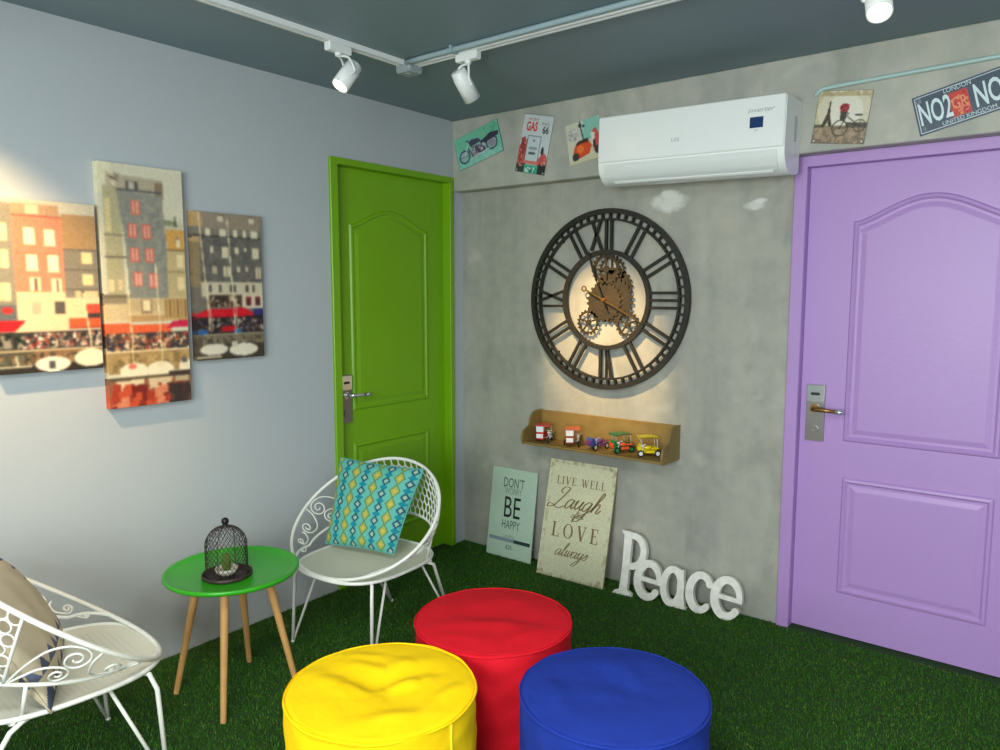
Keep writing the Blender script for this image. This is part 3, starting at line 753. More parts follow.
def canvas_mid():
    p=Paint(90,262,(214,208,182))
    p.rect(0,0,.14,.12,(228,220,186)); p.speck(.08,.03,.26,.10,[(150,132,110),(200,184,150)],40,(.01,.04))
    p.line(.13,.055,.27,.075,.02,(110,96,86)); p.line(.29,.065,.38,.07,.018,(112,98,90))
    p.poly([(.2,.105),(.24,.045),(.74,.05),(.75,.115)],(178,166,140)); p.rect(.31,.065,.46,.10,(96,92,88)); p.rect(.35,.07,.41,.10,(190,180,160)); p.rect(.66,.06,.76,.13,(140,118,98))
    p.rect(.04,.09,.24,.56,(182,170,132)); p.rect(.06,.14,.12,.28,(220,200,146))
    for v in (.285,.375): p.rect(.03,v,.3,v+.006,(110,104,86))
    p.rect(.06,.47,.12,.52,(232,206,156)); p.rect(.17,.47,.22,.51,(222,196,146)); p.rect(0,.53,.3,.545,(120,110,90))
    p.poly([(.2,.105),(.74,.115),(.80,.56),(.30,.56),(.27,.3)],(142,141,128)); p.speck(.28,.12,.74,.54,[(152,150,136),(134,134,124),(156,150,130)],200,(.02,.06)); p.rect(.2,.10,.73,.108,(86,88,88))
    for u,v in ((.37,.14),(.32,.235),(.49,.238),(.335,.335),(.51,.335),(.36,.435),(.54,.44)): p.rect(u-.01,v,u+.10,v+.062,(206,116,98)); p.rect(u+.01,v+.006,u+.035,v+.056,(240,170,146)); p.rect(u+.055,v+.006,u+.08,v+.056,(240,176,150))
    p.rect(.76,.22,.99,.26,(200,190,160)); p.poly([(.86,.24),(.89,.185),(.92,.24)],(106,110,86)); p.ell(.8,.225,.07,.012,(136,142,110))
    p.poly([(.76,.255),(1,.25),(1,.335),(.78,.335)],(214,160,84)); p.poly([(.86,.31),(.91,.275),(.96,.31)],(160,130,96)); p.rect(.89,.295,.94,.33,(236,214,166))
    p.rect(.77,.335,1,.55,(198,176,128)); p.rect(.77,.335,1,.342,(140,110,76)); p.rect(.77,.43,1,.436,(140,110,76))
    for v in (.36,.455): p.rect(.89,v,.98,v+.055,(238,214,160)); p.rect(.93,v,.936,v+.055,(170,140,104))
    p.rect(0,.545,1,.64,(212,188,142)); p.rect(0,.545,.26,.57,(150,134,108)); p.rect(.27,.55,.68,.60,(196,172,128)); p.rect(.42,.55,.56,.61,(160,130,100)); p.rect(.45,.555,.53,.60,(240,220,170))
    p.rect(.70,.55,1,.64,(196,160,100)); [p.rect(.72+.05*k,.55,.735+.05*k,.63,(140,100,64)) for k in range(6)]; p.rect(.27,.62,.7,.645,(190,150,100))
    p.rect(0,.65,.30,.70,(220,100,62)); p.rect(.27,.655,.78,.695,(230,100,60)); p.poly([(.72,.675),(.8,.645),(1,.64),(1,.67)],(204,44,74))
    p.rect(0,.69,1,.765,(80,64,56)); p.speck(0,.69,1,.762,[(200,150,110),(226,200,160),(60,56,60),(170,80,60),(110,80,64),(44,50,70)],260,(.015,.04))
    p.rect(0,.765,1,.772,(232,208,160)); p.rect(0,.772,1,.86,(170,140,92)); p.speck(0,.772,1,.86,[(150,120,76),(190,156,104),(130,110,70)],120,(.02,.06))
    for u,w in ((.30,.17),(.62,.17),(.95,.1)): p.ell(u,.85,w,.034,(242,226,192)); p.rect(u-.05,.815,u+.06,.84,(238,220,184))
    p.ell(.28,.83,.05,.012,(220,120,96)); p.rect(.90,.81,.97,.83,(90,90,100))
    p.rect(0,.875,1,.89,(96,80,60)); p.rect(.72,.862,1,.885,(70,58,50)); p.rect(0,.89,1,1,(146,92,66)); p.poly([(.08,.89),(.42,.885),(.38,.935),(.1,.94)],(222,200,160)); p.poly([(.46,.885),(.78,.885),(.72,.925),(.48,.93)],(216,192,152)); p.rect(.8,.885,.98,.91,(190,170,136))
    p.rect(.02,.94,.75,.99,(188,52,34)); p.speck(.0,.90,.9,1,[(200,80,50),(120,40,30),(214,130,96),(170,60,40)],90,(.04,.12)); p.rect(.74,.92,1,1,(72,56,50)); p.speck(.7,.91,1,1,[(100,70,56),(60,48,46)],40,(.04,.1))
    p.line(.27,.43,.30,.82,.013,(246,226,170)); p.line(.62,.40,.65,.82,.013,(248,230,176)); 
    return shade(p)
def canvas_right():
    p=Paint(84,158,(120,112,100))
    p.rect(0,0,1,.11,(150,136,118)); p.poly([(0,0),(.12,0),(.2,.22),(0,.22)],(190,156,110)); p.rect(0,.10,1,.16,(130,122,110)); p.rect(.1,.16,1,.47,(102,99,92)); p.rect(0,.2,.1,.5,(150,128,96))
    p.speck(.1,.16,1,.47,[(110,106,98),(94,92,86),(116,110,100)],140,(.03,.07)); p.rect(0,.155,1,.162,(70,66,62))
    for u in (.36,.82): p.rect(u,.02,u+.08,.06,(214,200,172)); p.rect(u,.01,u+.10,.02,(80,74,70))
    for u,w in ((.18,.07),(.38,.10),(.58,.06),(.73,.04),(.84,.11)): p.rect(u,.11,u+w,.16,(222,212,182))
    for u,w,h in ((.24,.05,.05),(.40,.10,.08),(.60,.05,.05),(.74,.03,.03),(.86,.11,.08)): p.rect(u,.225,u+w,.225+h,(216,206,172))
    for u,w,h in ((.26,.06,.05),(.42,.10,.07),(.62,.05,.04),(.75,.03,.03),(.90,.09,.08)): p.rect(u,.36,u+w,.36+h,(212,198,162)); p.rect(u+w*.45,.36,u+w*.55,.36+h,(120,110,96))
    p.rect(.1,.47,1,.57,(204,192,162)); [p.rect(u,.485,u+.04,.535,(90,84,76)) for u in (.2,.34,.5,.56,.74,.84)]
    p.rect(.2,.56,.68,.64,(84,66,54)); p.speck(.2,.56,.68,.64,[(150,110,80),(60,50,44),(190,170,140)],40,(.02,.05)); p.rect(.68,.56,1,.655,(214,200,172)); p.rect(.74,.57,.82,.63,(150,50,54)); p.rect(.88,.57,.96,.63,(130,50,54)); p.rect(.76,.585,.80,.63,(60,50,50)); p.rect(.90,.585,.94,.63,(60,50,50))
    p.rect(0,.69,1,.82,(46,38,38)); p.poly([(0,.69),(.16,.655),(.72,.645),(.86,.69),(.84,.705),(0,.71)],(212,28,44)); p.rect(.84,.655,1,.70,(54,54,110))
    p.speck(.0,.71,1,.81,[(30,30,34),(120,100,90),(190,170,150),(90,60,54),(70,70,90)],150,(.02,.04)); p.rect(.36,.775,.58,.81,(190,28,34)); p.ell(.09,.81,.08,.02,(50,96,150)); p.ell(.6,.81,.06,.022,(50,100,150))
    p.rect(0,.83,1,.90,(120,108,88)); p.rect(.1,.825,1,.832,(190,180,150)); p.speck(0,.835,1,.9,[(140,126,100),(100,90,74),(80,74,60)],110,(.02,.06)); p.rect(0,.9,1,1,(70,60,50)); p.rect(.0,.84,.08,.96,(90,80,66))
    p.ell(.24,.93,.2,.04,(226,216,194)); p.ell(.68,.94,.22,.045,(232,222,198)); p.rect(.5,.88,.58,.92,(206,194,166)); p.rect(0,.975,.35,.99,(214,200,170))
    p.line(.09,.0,.20,.80,.018,(226,206,164)); p.line(.16,.45,.235,.80,.012,(226,206,164)); p.line(.50,.05,.57,.83,.016,(230,212,172)); p.line(.58,.55,.60,.80,.012,(220,204,166))
    return shade(p)
def canvas(label,y0,y1,z0,z1,p):
    b=MB(); o=(.002,(y0+y1)/2,z0)
    b.grid(lambda u,v:(.034,y0+(y1-y0)*u,z1-(z1-z0)*v),p.w,p.h,p.get,smooth=False)
    b.c=list(b.c); b.col=(150,140,122); q=MB(); 
    def strip(a,c_,n,edge):
        for k in range(n):
            t0,t1=k/n,(k+1)/n; A=[a[i]+(c_[i]-a[i])*t0 for i in range(3)];B=[a[i]+(c_[i]-a[i])*t1 for i in range(3)]
            b.col=edge((t0+t1)/2); b._add([A,B,(.0003,B[1],B[2]),(.0003,A[1],A[2])],[(0,1,2,3)],smooth=False)
    F=.034
    strip((F,y0,z1),(F,y0,z0),40,lambda t:p.get(.02,t)); strip((F,y1,z1),(F,y1,z0),40,lambda t:p.get(.98,t)); strip((F,y0,z1),(F,y1,z1),30,lambda t:p.get(t,.01)); strip((F,y0,z0),(F,y1,z0),30,lambda t:p.get(t,.99))
    b.col=(190,180,160); b._add([(.0003,y0,z0),(.0003,y1,z0),(.0003,y1,z1),(.0003,y0,z1)],[(0,1,2,3)],smooth=False)
    ob=make('canvas_print',b,M['canvas'],fix=False); origin_to(ob,o); tag(ob,label,'wall art','harbour canvas triptych')
canvas('left canvas of the harbour triptych, with the salmon house',-2.415,-2.078,1.222,1.812,canvas_left())
canvas('tall middle canvas of the harbour triptych, with the grey tower house and red-shuttered windows',-2.060,-1.738,1.063,1.973,canvas_mid())
canvas('right canvas of the harbour triptych, darkest slate house, nearest the green door',-1.703,-1.386,1.219,1.825,canvas_right())

# ================================================================== CLOCK
w3=lambda u,v,d:(u,-d,v)
CX,CZc=.968,1.4595
root=thing('wall_clock','large dark iron skeleton wall clock with roman numerals and gears','clock',(CX,0,CZc))
c3=lambda u,v,d:(CX+u,-d,CZc+v)
b=MB(); n=180
b.annulus(circ(.4545,n),circ(.430,n),.014,.036,c3,smooth=False); b.annulus(circ(.406,n),circ(.396,n),.014,.036,c3)
for k in range(60):
    a=2*PI*(k+.5)/60; hw=.0115
    P=[(r*math.cos(a+s*hw*(.418/r)),r*math.sin(a+s*hw*(.418/r))) for r,s in ((.404,-1),(.432,-1),(.432,1),(.404,1))]
    b.prism(P,.0145,.0355,c3)
make('minute_ring',b,M['iron'],root)
b=MB(); b.annulus(circ(.252,120),circ(.230,120),.014,.036,c3); make('inner_ring',b,M['iron'],root)
def radial(b,ang,off,r0=.249,r1=.400,w=.0135,off1=None):
    off1=off if off1 is None else off1
    ca,sa=math.sin(ang),math.cos(ang)  # clockwise from 12
    def pt(r,o): return (r*ca+o*sa, r*sa-o*ca)
    b.ribbon([pt(r0,off),pt(r1,off1)],w,.018,.032,c3)
for h in range(1,13):
    b=MB(); a=2*PI*h/12
    if h==12: radial(b,a,.0); radial(b,a,.03); radial(b,a,-.025,off1=-.085); radial(b,a,-.085,off1=-.032)
    elif h==3: [radial(b,a,o) for o in (-.036,.0,.036)]
    elif h==6: radial(b,a,.024); radial(b,a,-.012,w=.010); radial(b,a,-.014,off1=-.042)
    elif h==9: radial(b,a,-.033); radial(b,a,-.008,off1=.046); radial(b,a,.046,off1=-.004); 
    else: [radial(b,a,o) for o in (-.019,.019)]
    make('numeral',b,M['iron'],root)
def gear(name,cx,cy,r,teeth,d0,d1,inner=None,spokes=0,m=None,ph=0):
    b=MB(); N_=teeth*4; th=.11*r if r>.09 else .13*r; out=[]
    for i in range(N_):
        rr=r if i%4 in (1,2) else r-max(th,.009); a=2*PI*i/N_+ph; out.append((cx+rr*math.cos(a),cy+rr*math.sin(a)))
    if inner is None: b.prism(out,d0,d1,c3)
    else:
        inn=[(cx+inner*math.cos(2*PI*i/N_+ph),cy+inner*math.sin(2*PI*i/N_+ph)) for i in range(N_)]
        b.annulus(out,inn,d0,d1,c3)
        b.prism(circ(r*.2,24,cx,cy),d0,d1,c3)
        for k in range(spokes):
            a=2*PI*k/spokes+PI/2; b.ribbon([(cx,cy),(cx+(inner+.003)*math.cos(a),cy+(inner+.003)*math.sin(a))],r*.13,d0+.0005,d1-.0005,c3)
    make(name,b,m or M['rust'],root)
gear('gear',.045,.060,.102,22,.008,.013); gear('gear',.026,.145,.080,20,.008,.013,inner=.062,spokes=4,ph=.1); gear('gear',.035,.0,.118,24,.014,.019,ph=.05); gear('gear',-.008,-.008,.102,22,.020,.026)
gear('gear',0,.155,.083,20,.020,.026,inner=.060,spokes=4); gear('gear',-.1,-.115,.066,18,.020,.026,inner=.049,spokes=5); gear('gear',.125,-.118,.066,18,.020,.026,inner=.049,spokes=5)
b=MB(); P0=(-.105,.050);P1=(.215,-.112); b.ribbon([P0,(0,0),P1],[.007,.010,.005],.040,.043,c3); b.annulus(circ(.0155,24,-.117,.057),circ(.009,24,-.117,.057),.040,.043,c3); make('minute_hand',b,mat('bronze_hand',(116,92,50),.35,.7),root)
b=MB(); b.ribbon([(.02,-.05),(0,0),(-.052,.12),(-.062,.155),(-.078,.20),(-.088,.25)],[.006,.009,.006,.016,.010,.003],.0445,.047,c3); make('hour_hand',b,M['black'],root)
b=MB(); b.cyl(c3(0,0,.0),c3(0,0,.052),.010); b.cyl(c3(0,0,.052),c3(0,0,.058),.006); make('hub',b,M['brass'],root)
for a in (.8,2.3,3.9,5.5):
    b=MB(); b.cyl(c3(.401*math.cos(a),.401*math.sin(a),0),c3(.401*math.cos(a),.401*math.sin(a),.0150),.005); make('wall_spacer',b,M['black'],root)
b=MB(); b.box(CX-.02,CX+.03,-.0079,-.0,CZc-.02,CZc+.10); make('mounting',b,M['black'],root)

# ================================================================== SHELF AND TOYS
SX0,SX1,SZ=.560,1.380,.695
root=thing('wall_shelf','pale wooden wall shelf with curved ends, under the clock','shelf',((SX0+SX1)/2,0,SZ))
b=MB(); b.box(SX0+.012,SX1-.012,-.176,-.012,SZ,SZ+.013,b=.002); make('shelf_board',b,M['pine'],root)
b=MB(); b.box(SX0+.0121,SX1-.0121,-.012,0,SZ,SZ+.165,b=.002); make('back_board',b,M['pine'],root)
prof=catmull([(.183,SZ+.012),(.187,SZ+.040),(.172,SZ+.072),(.140,SZ+.086),(.122,SZ+.096),(.112,SZ+.125),(.092,SZ+.155),(.060,SZ+.167)],6)
prof=[(0,SZ-.001),(.180,SZ-.001)]+prof+[(0,SZ+.167)]
for x in (SX0,SX1-.012):
    b=MB(); b.prism(prof,x,x+.012,lambda u,v,d:(d,-u,v)); make('end_panel',b,M['pine'],root)
def toy(name,label,x,y,rot,body,body2,roof,fork,wheel,rooftype=1,extra=None):
    z=SZ+.0135; root=thing(name,label,'toy',(x,y,z),'miniature passenger tricycles on the shelf'); 
    ca,sa=math.cos(rot),math.sin(rot); T=Matrix.Translation((x,y,z))@Matrix.Rotation(rot,4,'Z')@Matrix.Scale(1.36,4)
    mm=[mat(f'{name}_paint_{i}',c,.3,spec=.6) for i,c in enumerate((body,body2,roof,fork,wheel))]
    def nb(): b=MB(); b.M=T; return b
    # sidecar tub (front -y)
    b=nb(); pr=[(-.030,.012),(.022,.010),(.030,.022),(.030,.034),(.012,.034),(.004,.026),(-.012,.024),(-.018,.040),(-.026,.044),(-.034,.030)]
    b.prism([(u,v) for u,v in pr],-.034,-.004,lambda u,v,d:(d,u,v)); make('sidecar',b,mm[0],root)
    b=nb(); b.box(-.032,-.006,-.036,-.030,.018,.034); b.box(-.028,-.010,-.038,-.035,.022,.030); make('nose_panel',b,mm[1],root)
    if rooftype:
        for q0,q1 in (((-.033,-.022,.04),(-.033,-.026,.068)),((-.005,-.022,.04),(-.005,-.026,.068)),((-.033,.028,.03),(-.033,.026,.068)),((.010,.03,.03),(.012,.026,.068))):
            b=nb(); b.tube([q0,q1],.0012,n=6); make('canopy_post',b,mm[3],root)
        b=nb(); g=6
        b.grid(lambda u,v:(-.036+.056*u,-.036+.072*v,.068+.004*math.sin(PI*v)),4,8); b.grid(lambda u,v:(-.036+.056*u,-.036+.072*v,.0655+.004*math.sin(PI*v)),4,8)
        b.box(-.036,.020,-.0365,-.0345,.064,.0705); make('canopy',b,mm[2],root)
        if rooftype==2:
            b=nb(); b.box(-.033,-.005,-.0345,-.0325,.042,.066); make('windscreen',b,mm[1],root)
    # wheels
    for (wx,wy,r) in ((-.038,.006,.011),(.014,-.030,.0125),(.014,.030,.0125)):
        b=nb(); b.tube([(wx,wy+(r-.003)*math.cos(a),r+(r-.003)*math.sin(a)) for a in [2*PI*k/20 for k in range(20)]],.003,n=8,closed=True,mi=0); wl=make('wheel',b,M['black'],root)
        b=nb(); b.cyl((wx-.0015,wy,r),(wx+.0015,wy,r),r-.004); make('wheel_disc',b,mm[4],wl)
    # motorcycle
    b=nb(); b.tube([(.014,-.030,.0125),(.014,-.020,.040),(.014,-.018,.046)],.0018,n=6); b.tube([(.002,-.014,.047),(.014,-.018,.046),(.026,-.014,.047)],.0014,n=6); b.sphere((.014,-.026,.040),.005,10); make('fork',b,mm[3],root)
    b=nb(); b.sphere((.014,-.006,.034),.009,12,sc=(.7,1.5,.8)); b.box(.009,.019,.006,.034,.030,.034,b=.001); b.box(.010,.018,-.012,.020,.014,.024,b=.002); make('motorcycle_body',b,mm[1] if extra!='m' else mm[0],root)
    b=nb(); b.tube([(-.030,.0,.013),(.014,.0,.016)],.0015,n=6); b.tube([(-.020,.020,.013),(.014,.022,.016)],.0015,n=6); make('coupling_bar',b,mm[3],root)
    return root
toy('toy_tricycle','red miniature tricycle with white windscreen, leftmost on the shelf',.665,-.098,math.radians(20),(206,40,34),(236,238,240),(186,60,40),(214,214,214),(200,200,200),2)
toy('toy_tricycle','small reddish brown miniature tricycle with white front, second from the left on the shelf',.838,-.095,math.radians(34),(150,62,34),(238,236,232),(196,96,60),(210,190,180),(214,180,60),2)
toy('toy_tricycle','low violet and blue miniature tricycle without a canopy, in the middle of the shelf',.985,-.100,math.radians(-14),(70,84,160),(130,60,120),(60,60,120),(150,150,170),(206,196,150),0)
toy('toy_tricycle','green miniature tricycle with orange front, second from the right on the shelf',1.120,-.098,math.radians(-30),(20,120,62),(240,92,48),(16,118,70),(200,206,216),(30,130,70),1)
toy('toy_tricycle','yellow miniature tricycle with silver fork, rightmost on the shelf',1.262,-.096,math.radians(-52),(232,206,20),(230,200,30),(222,214,60),(220,222,226),(224,224,228),1,'m')

# ================================================================== AIR CONDITIONER
AX0,AX1=1.070,1.912; AB=-.0905
root=thing('air_conditioner','white split air conditioner mounted on the cement beam above the clock','air conditioner',((AX0+AX1)/2,AB,2.0))
T=Matrix.Translation(((AX0+AX1)/2,0,2.13))@Matrix.Rotation(math.radians(1.3),4,'Y')@Matrix.Translation((-(AX0+AX1)/2,0,-2.13))
a3=lambda u,v,d:(d,AB-u,v)
def ab(): b=MB(); b.M=T; return b
body=[(0,2.278),(0,1.998)]+catmull([(.03,1.988),(.09,1.982),(.135,1.992),(.168,2.016),(.186,2.046),(.192,2.075)],5)+[(.192,2.262)]+catmull([(.190,2.272),(.182,2.279),(.168,2.281)],3)
b=ab(); b.prism(body,AX0,AX1,a3); make('housing',b,M['white_plastic'],root)
b=ab(); b.box(AX0+.002,AX1-.002,AB-.202,AB-.190,2.078,2.280,b=.004); fp=make('front_panel',b,M['white_plastic'],root)
b=ab(); fl=catmull([(.192,2.070),(.189,2.045),(.172,2.014),(.150,1.996)],6); 
o=[(u+.004,v-.002) for u,v in fl]; b.prism(fl+o[::-1],AX0+.03,AX1-.03,a3); flp=make('air_flap',b,mat('flap_plastic',(222,228,226),.3),root)
b=ab(); b.prism([(.153,1.996),(.147,1.990),(.150,1.986),(.158,1.992)],AX0+.07,AX1-.05,a3); make('flap_lip',b,M['white_plastic'],flp)
f3=lambda u,v,d:(u,AB-.202-d,v)
b=ab(); b.prism([(1.772,2.158),(1.826,2.158),(1.826,2.200),(1.772,2.200)],0,.001,f3); make('display',b,M['lcd'],fp)
LT=mat('grey_print',(150,160,160),.5)
b=ab(); b.text('inverter',.026,f3,cx=1.812,cy=2.226,shear=.4,sx=1.25,depth=.0008); make('lettering',b,LT,fp)
b=ab(); b.text('SET',.011,f3,cx=1.80,cy=2.148,depth=.0008); make('lettering',b,LT,fp)
b=ab(); b.text('LGS',.02,f3,cx=1.452,cy=2.145,sx=1.1,depth=.0008); make('lettering',b,LT,fp)
b=ab(); [b.box(AX1-.0005,AX1+.001,AB-.085,AB-.055,2.115+k*.010,2.120+k*.010) for k in range(10)]; make('side_vent',b,M['grey_plastic'],root)

# ================================================================== TIN SIGNS ON THE BEAM
def tin(name,label,cx,cz,w,h,deg,paint,texts=(),holes=True,edge=(90,96,92),y=-.0915,rim=None,cat='sign'):
    a=math.radians(deg); ca,sa=math.cos(a),math.sin(a)
    t3=lambda u,v,d:(cx+u*ca-v*sa,y-d,cz+u*sa+v*ca)
    b=MB(); p=paint
    b.col=edge; b.prism([(-w/2,-h/2),(w/2,-h/2),(w/2,h/2),(-w/2,h/2)],-.0014,.0012,t3)
    b.grid(lambda u,v:t3((u-.5)*w*.985,(.5-v)*h*.985,.0016),p.w,p.h,p.get,smooth=False)
    for tx in texts:
        b.col=tx['c']; b.text(tx['t'],tx['s'],t3,cx=tx['x'],cy=tx['y'],sx=tx.get('sx',1),depth=.0006,d0=.0014,bold=tx.get('b',0),shear=tx.get('sh',0))
    if rim:
        b.col=rim
        for r in ((-w/2+.006,-h/2+.006,w/2-.006,-h/2+.009),(-w/2+.006,h/2-.009,w/2-.006,h/2-.006),(-w/2+.006,-h/2+.006,-w/2+.009,h/2-.006),(w/2-.009,-h/2+.006,w/2-.006,h/2-.006)):
            b.prism([(r[0],r[1]),(r[2],r[1]),(r[2],r[3]),(r[0],r[3])],.001,.0022,t3)
    if holes:
        b.col=(206,206,200)
        for sx in (-1,1):
            for sy in (-1,1): b.prism(circ(.0035,10,sx*(w/2-.010),sy*(h/2-.010)),.001,.0030,t3)
    o=make(name,b,M['tin'],fix=True); origin_to(o,(cx,y,cz)); tag(o,label,cat,'tin signs along the beam'); return o
# motorbike
p=Paint(90,54,(120,196,176)); p.rect(0,.0,1,.42,(112,194,162)); p.speck(0,.75,1,1,[(150,206,190),(132,200,184)],60,(.02,.08)); p.speck(.55,.02,1,.3,[(96,176,150),(120,190,150)],40,(.02,.06))
for cx,cy,r in ((.17,.66,.125),(.80,.60,.125)): p.ell(cx,cy,r,r/.6,(44,58,70)); p.ell(cx,cy,r*.8,r*.8/.6,(150,182,182)); p.line(cx-r*.7,cy,cx+r*.7,cy,.012,(80,100,104)); p.ell(cx,cy,.02,.03,(60,70,80))
p.ell(.80,.60,.07,.12,(150,140,156)); p.line(.17,.66,.30,.28,.025,(190,204,206)); p.line(.26,.20,.36,.30,.02,(50,60,80)); p.poly([(.30,.30),(.38,.22),(.54,.28),(.58,.40),(.34,.44)],(70,66,92)); p.ell(.45,.62,.12,.17,(160,150,160)); p.ell(.42,.58,.05,.1,(90,80,96)); p.poly([(.55,.42),(.70,.34),(.80,.28),(.98,.34),(.96,.46),(.72,.50),(.6,.56)],(58,54,72)); p.poly([(.36,.45),(.62,.5),(.66,.72),(.40,.76)],(96,84,104)); p.speck(.36,.45,.68,.76,[(196,190,200),(60,56,70),(150,140,150)],50,(.015,.04)); p.line(.34,.78,.72,.74,.02,(206,206,206)); p.line(.28,.45,.36,.78,.02,(60,60,76))
p.blur(); p.noise(5)
tin('tin_sign','mint green tin sign with a dark motorcycle, nearest the corner',.192,2.300,.322,.178,14.5,p,edge=(70,90,84))
# gas pump
p=Paint(66,100,(206,214,216)); p.rect(0,.90,1,1,(60,80,70)); p.poly([(0,.55),(.12,.42),(.30,.5),(.30,.95),(0,.95)],(206,96,88)); p.poly([(.05,.42),(.16,.38),(.22,.6),(.12,.9),(.02,.8)],(150,60,56)); p.poly([(.70,.75),(.85,.62),(1,.7),(1,.92),(.70,.92)],(206,90,84)); p.rect(.24,.36,.70,.80,(70,86,92)); p.rect(.265,.372,.675,.79,(200,212,216)); p.rect(.25,.79,.72,.85,(214,120,110)); p.ell(.47,.44,.03,.02,(90,100,104))
p.rect(.33,.55,.60,.60,(150,160,164)); p.rect(.35,.64,.58,.68,(84,96,100)); p.ell(.80,.60,.045,.07,(50,60,60)); p.poly([(0,.86),(.3,.84),(.3,1),(0,1)],(56,66,58)); p.poly([(.72,.84),(1,.82),(1,1),(.72,1)],(44,48,48)); p.rect(.28,.86,.74,1,(60,170,138)); p.speck(.3,.88,.7,.99,[(210,226,220),(30,120,96)],18,(.03,.08)); p.speck(.0,.4,.25,.9,[(226,140,130),(180,70,64)],30,(.02,.05)); p.speck(.75,.68,1,.85,[(226,150,140),(170,70,64)],24,(.02,.05)); p.rect(0,0,1,.015,(150,160,160)); p.blur(); p.noise(4)
tin('tin_sign','white tin sign with red GAS lettering and a petrol pump, second from the corner',.572,2.262,.192,.298,-12.5,p,
  [dict(t='GAS',s=.062,x=-.034,y=.084,c=(214,64,54),sx=.62,b=.002),dict(t='ROUTE',s=.019,x=.050,y=.104,c=(70,80,90),sx=.8),dict(t='66',s=.050,x=.056,y=.072,c=(30,36,40),sx=.8,b=.0012),dict(t='WE SERVE',s=.016,x=-.03,y=.121,c=(190,70,64),sx=.9)],edge=(120,130,130))
# scooter
p=Paint(66,66,(208,206,184)); p.rect(.45,0,1,.5,(140,198,184)); p.poly([(.4,0),(.55,0),(.45,.5),(.35,.5)],(190,206,192)); p.ell(.18,.28,.16,.17,(196,196,190)); p.speck(.05,.15,.35,.45,[(150,150,150),(214,210,206)],20,(.03,.06)); p.line(.42,.02,.48,.5,.035,(70,72,76)); p.ell(.42,.10,.05,.05,(60,64,70)); p.ell(.52,.14,.04,.03,(60,64,70))
p.poly([(.12,.78),(.2,.58),(.45,.5),(.62,.52),(.70,.66),(.60,.84),(.3,.90)],(222,82,36)); p.ell(.36,.68,.10,.09,(244,120,56)); p.poly([(.22,.56),(.3,.48),(.62,.45),(.60,.54)],(66,46,40)); p.ell(.2,.84,.10,.10,(60,54,56)); p.poly([(.70,.35),(.85,.25),(.96,.5),(.90,.78),(.74,.8)],(206,90,80)); p.poly([(.70,.35),(.82,.36),(.78,.62),(.72,.66)],(226,224,220)); p.ell(.86,.80,.10,.10,(70,60,60)); p.rect(.74,.55,.80,.72,(40,44,52)); p.rect(0,.92,1,1,(206,200,160)); p.blur(); p.noise(5)
tin('tin_sign','cream and mint tin sign with an orange scooter, half hidden by the air conditioner',.875,2.243,.200,.202,9,p,edge=(170,176,164))
# tower and bicycle
p=Paint(70,70,(196,184,146)); p.ell(.52,.36,.50,.46,(214,206,178)); p.ell(.54,.38,.34,.34,(226,222,204)); p.rect(0,.66,1,1,(150,132,106)); p.rect(0,.85,1,1,(120,106,88)); p.speck(0,.68,1,1,[(160,136,112),(130,116,96),(174,150,120)],90,(.03,.08)); p.rect(0,.64,.2,.70,(92,88,74)); p.rect(.6,.60,1,.70,(96,92,78)); p.speck(0,.0,1,.1,[(176,160,120),(186,170,130)],30,(.05,.12))
p.poly([(.235,.20),(.255,.20),(.27,.45),(.34,.68),(.28,.68),(.245,.56),(.20,.68),(.13,.68),(.21,.45)],(70,62,48)); p.rect(.17,.60,.31,.62,(60,54,42)); p.line(.245,.16,.245,.25,.01,(70,62,48))
for cx,cy,r in ((.50,.71,.155),(.86,.66,.12)): p.ell(cx,cy,r,r,(58,50,36),hole=.88); p.line(cx-r*.8,cy,cx+r*.8,cy,.012,(80,70,50)); p.line(cx,cy-r*.8,cx,cy+r*.8,.012,(80,70,50)); p.ell(cx,cy,.02,.02,(50,44,34))
p.line(.50,.71,.62,.42,.016,(50,46,36)); p.line(.62,.50,.80,.62,.016,(50,46,36)); p.line(.60,.60,.86,.66,.016,(50,46,36)); p.line(.56,.40,.70,.40,.012,(50,46,36)); p.line(.80,.46,.80,.62,.014,(50,46,36)); p.line(.75,.45,.87,.46,.028,(50,46,40)); p.poly([(.46,.38),(.60,.38),(.57,.56),(.48,.56)],(70,64,58)); p.ell(.53,.32,.09,.08,(164,48,56)); p.speck(.45,.25,.62,.38,[(190,70,76),(130,36,44)],24,(.02,.04)); p.blur(); p.noise(5)
tin('tin_sign','sepia tin sign with a lattice tower and a bicycle carrying red flowers',2.068,2.190,.202,.204,-7.5,p,edge=(110,100,80))
# number plate
p=Paint(120,60,(66,82,98)); p.noise(5); p.rect(.39,.2,.60,.82,(206,60,48)); p.speck(.40,.22,.59,.8,[(226,100,70),(180,40,40),(222,130,90)],30,(.02,.04))
tin('number_plate','dark blue number plate sign with white letters and a red square, above the purple door',2.4735,2.187,.292,.148,14.2,p,
  [dict(t='NO2',s=.118,x=-.081,y=-.002,c=(214,230,234),sx=.44,b=.002),dict(t='NO',s=.118,x=.088,y=-.002,c=(214,230,234),sx=.48,b=.002),dict(t='LONDON',s=.024,x=.0,y=.057,c=(200,216,220),sx=.85),dict(t='UNITED KINGDOM',s=.021,x=.018,y=-.056,c=(200,216,220),sx=.95),
   dict(t='GB',s=.026,x=-.127,y=.054,c=(150,166,176),sx=.55),dict(t='19',s=.024,x=-.127,y=-.055,c=(150,166,176),sx=.5),dict(t='GR',s=.062,x=-.002,y=.0,c=(232,150,110),sx=.6)],holes=False,edge=(60,74,88),rim=(196,210,216),y=-.0915)

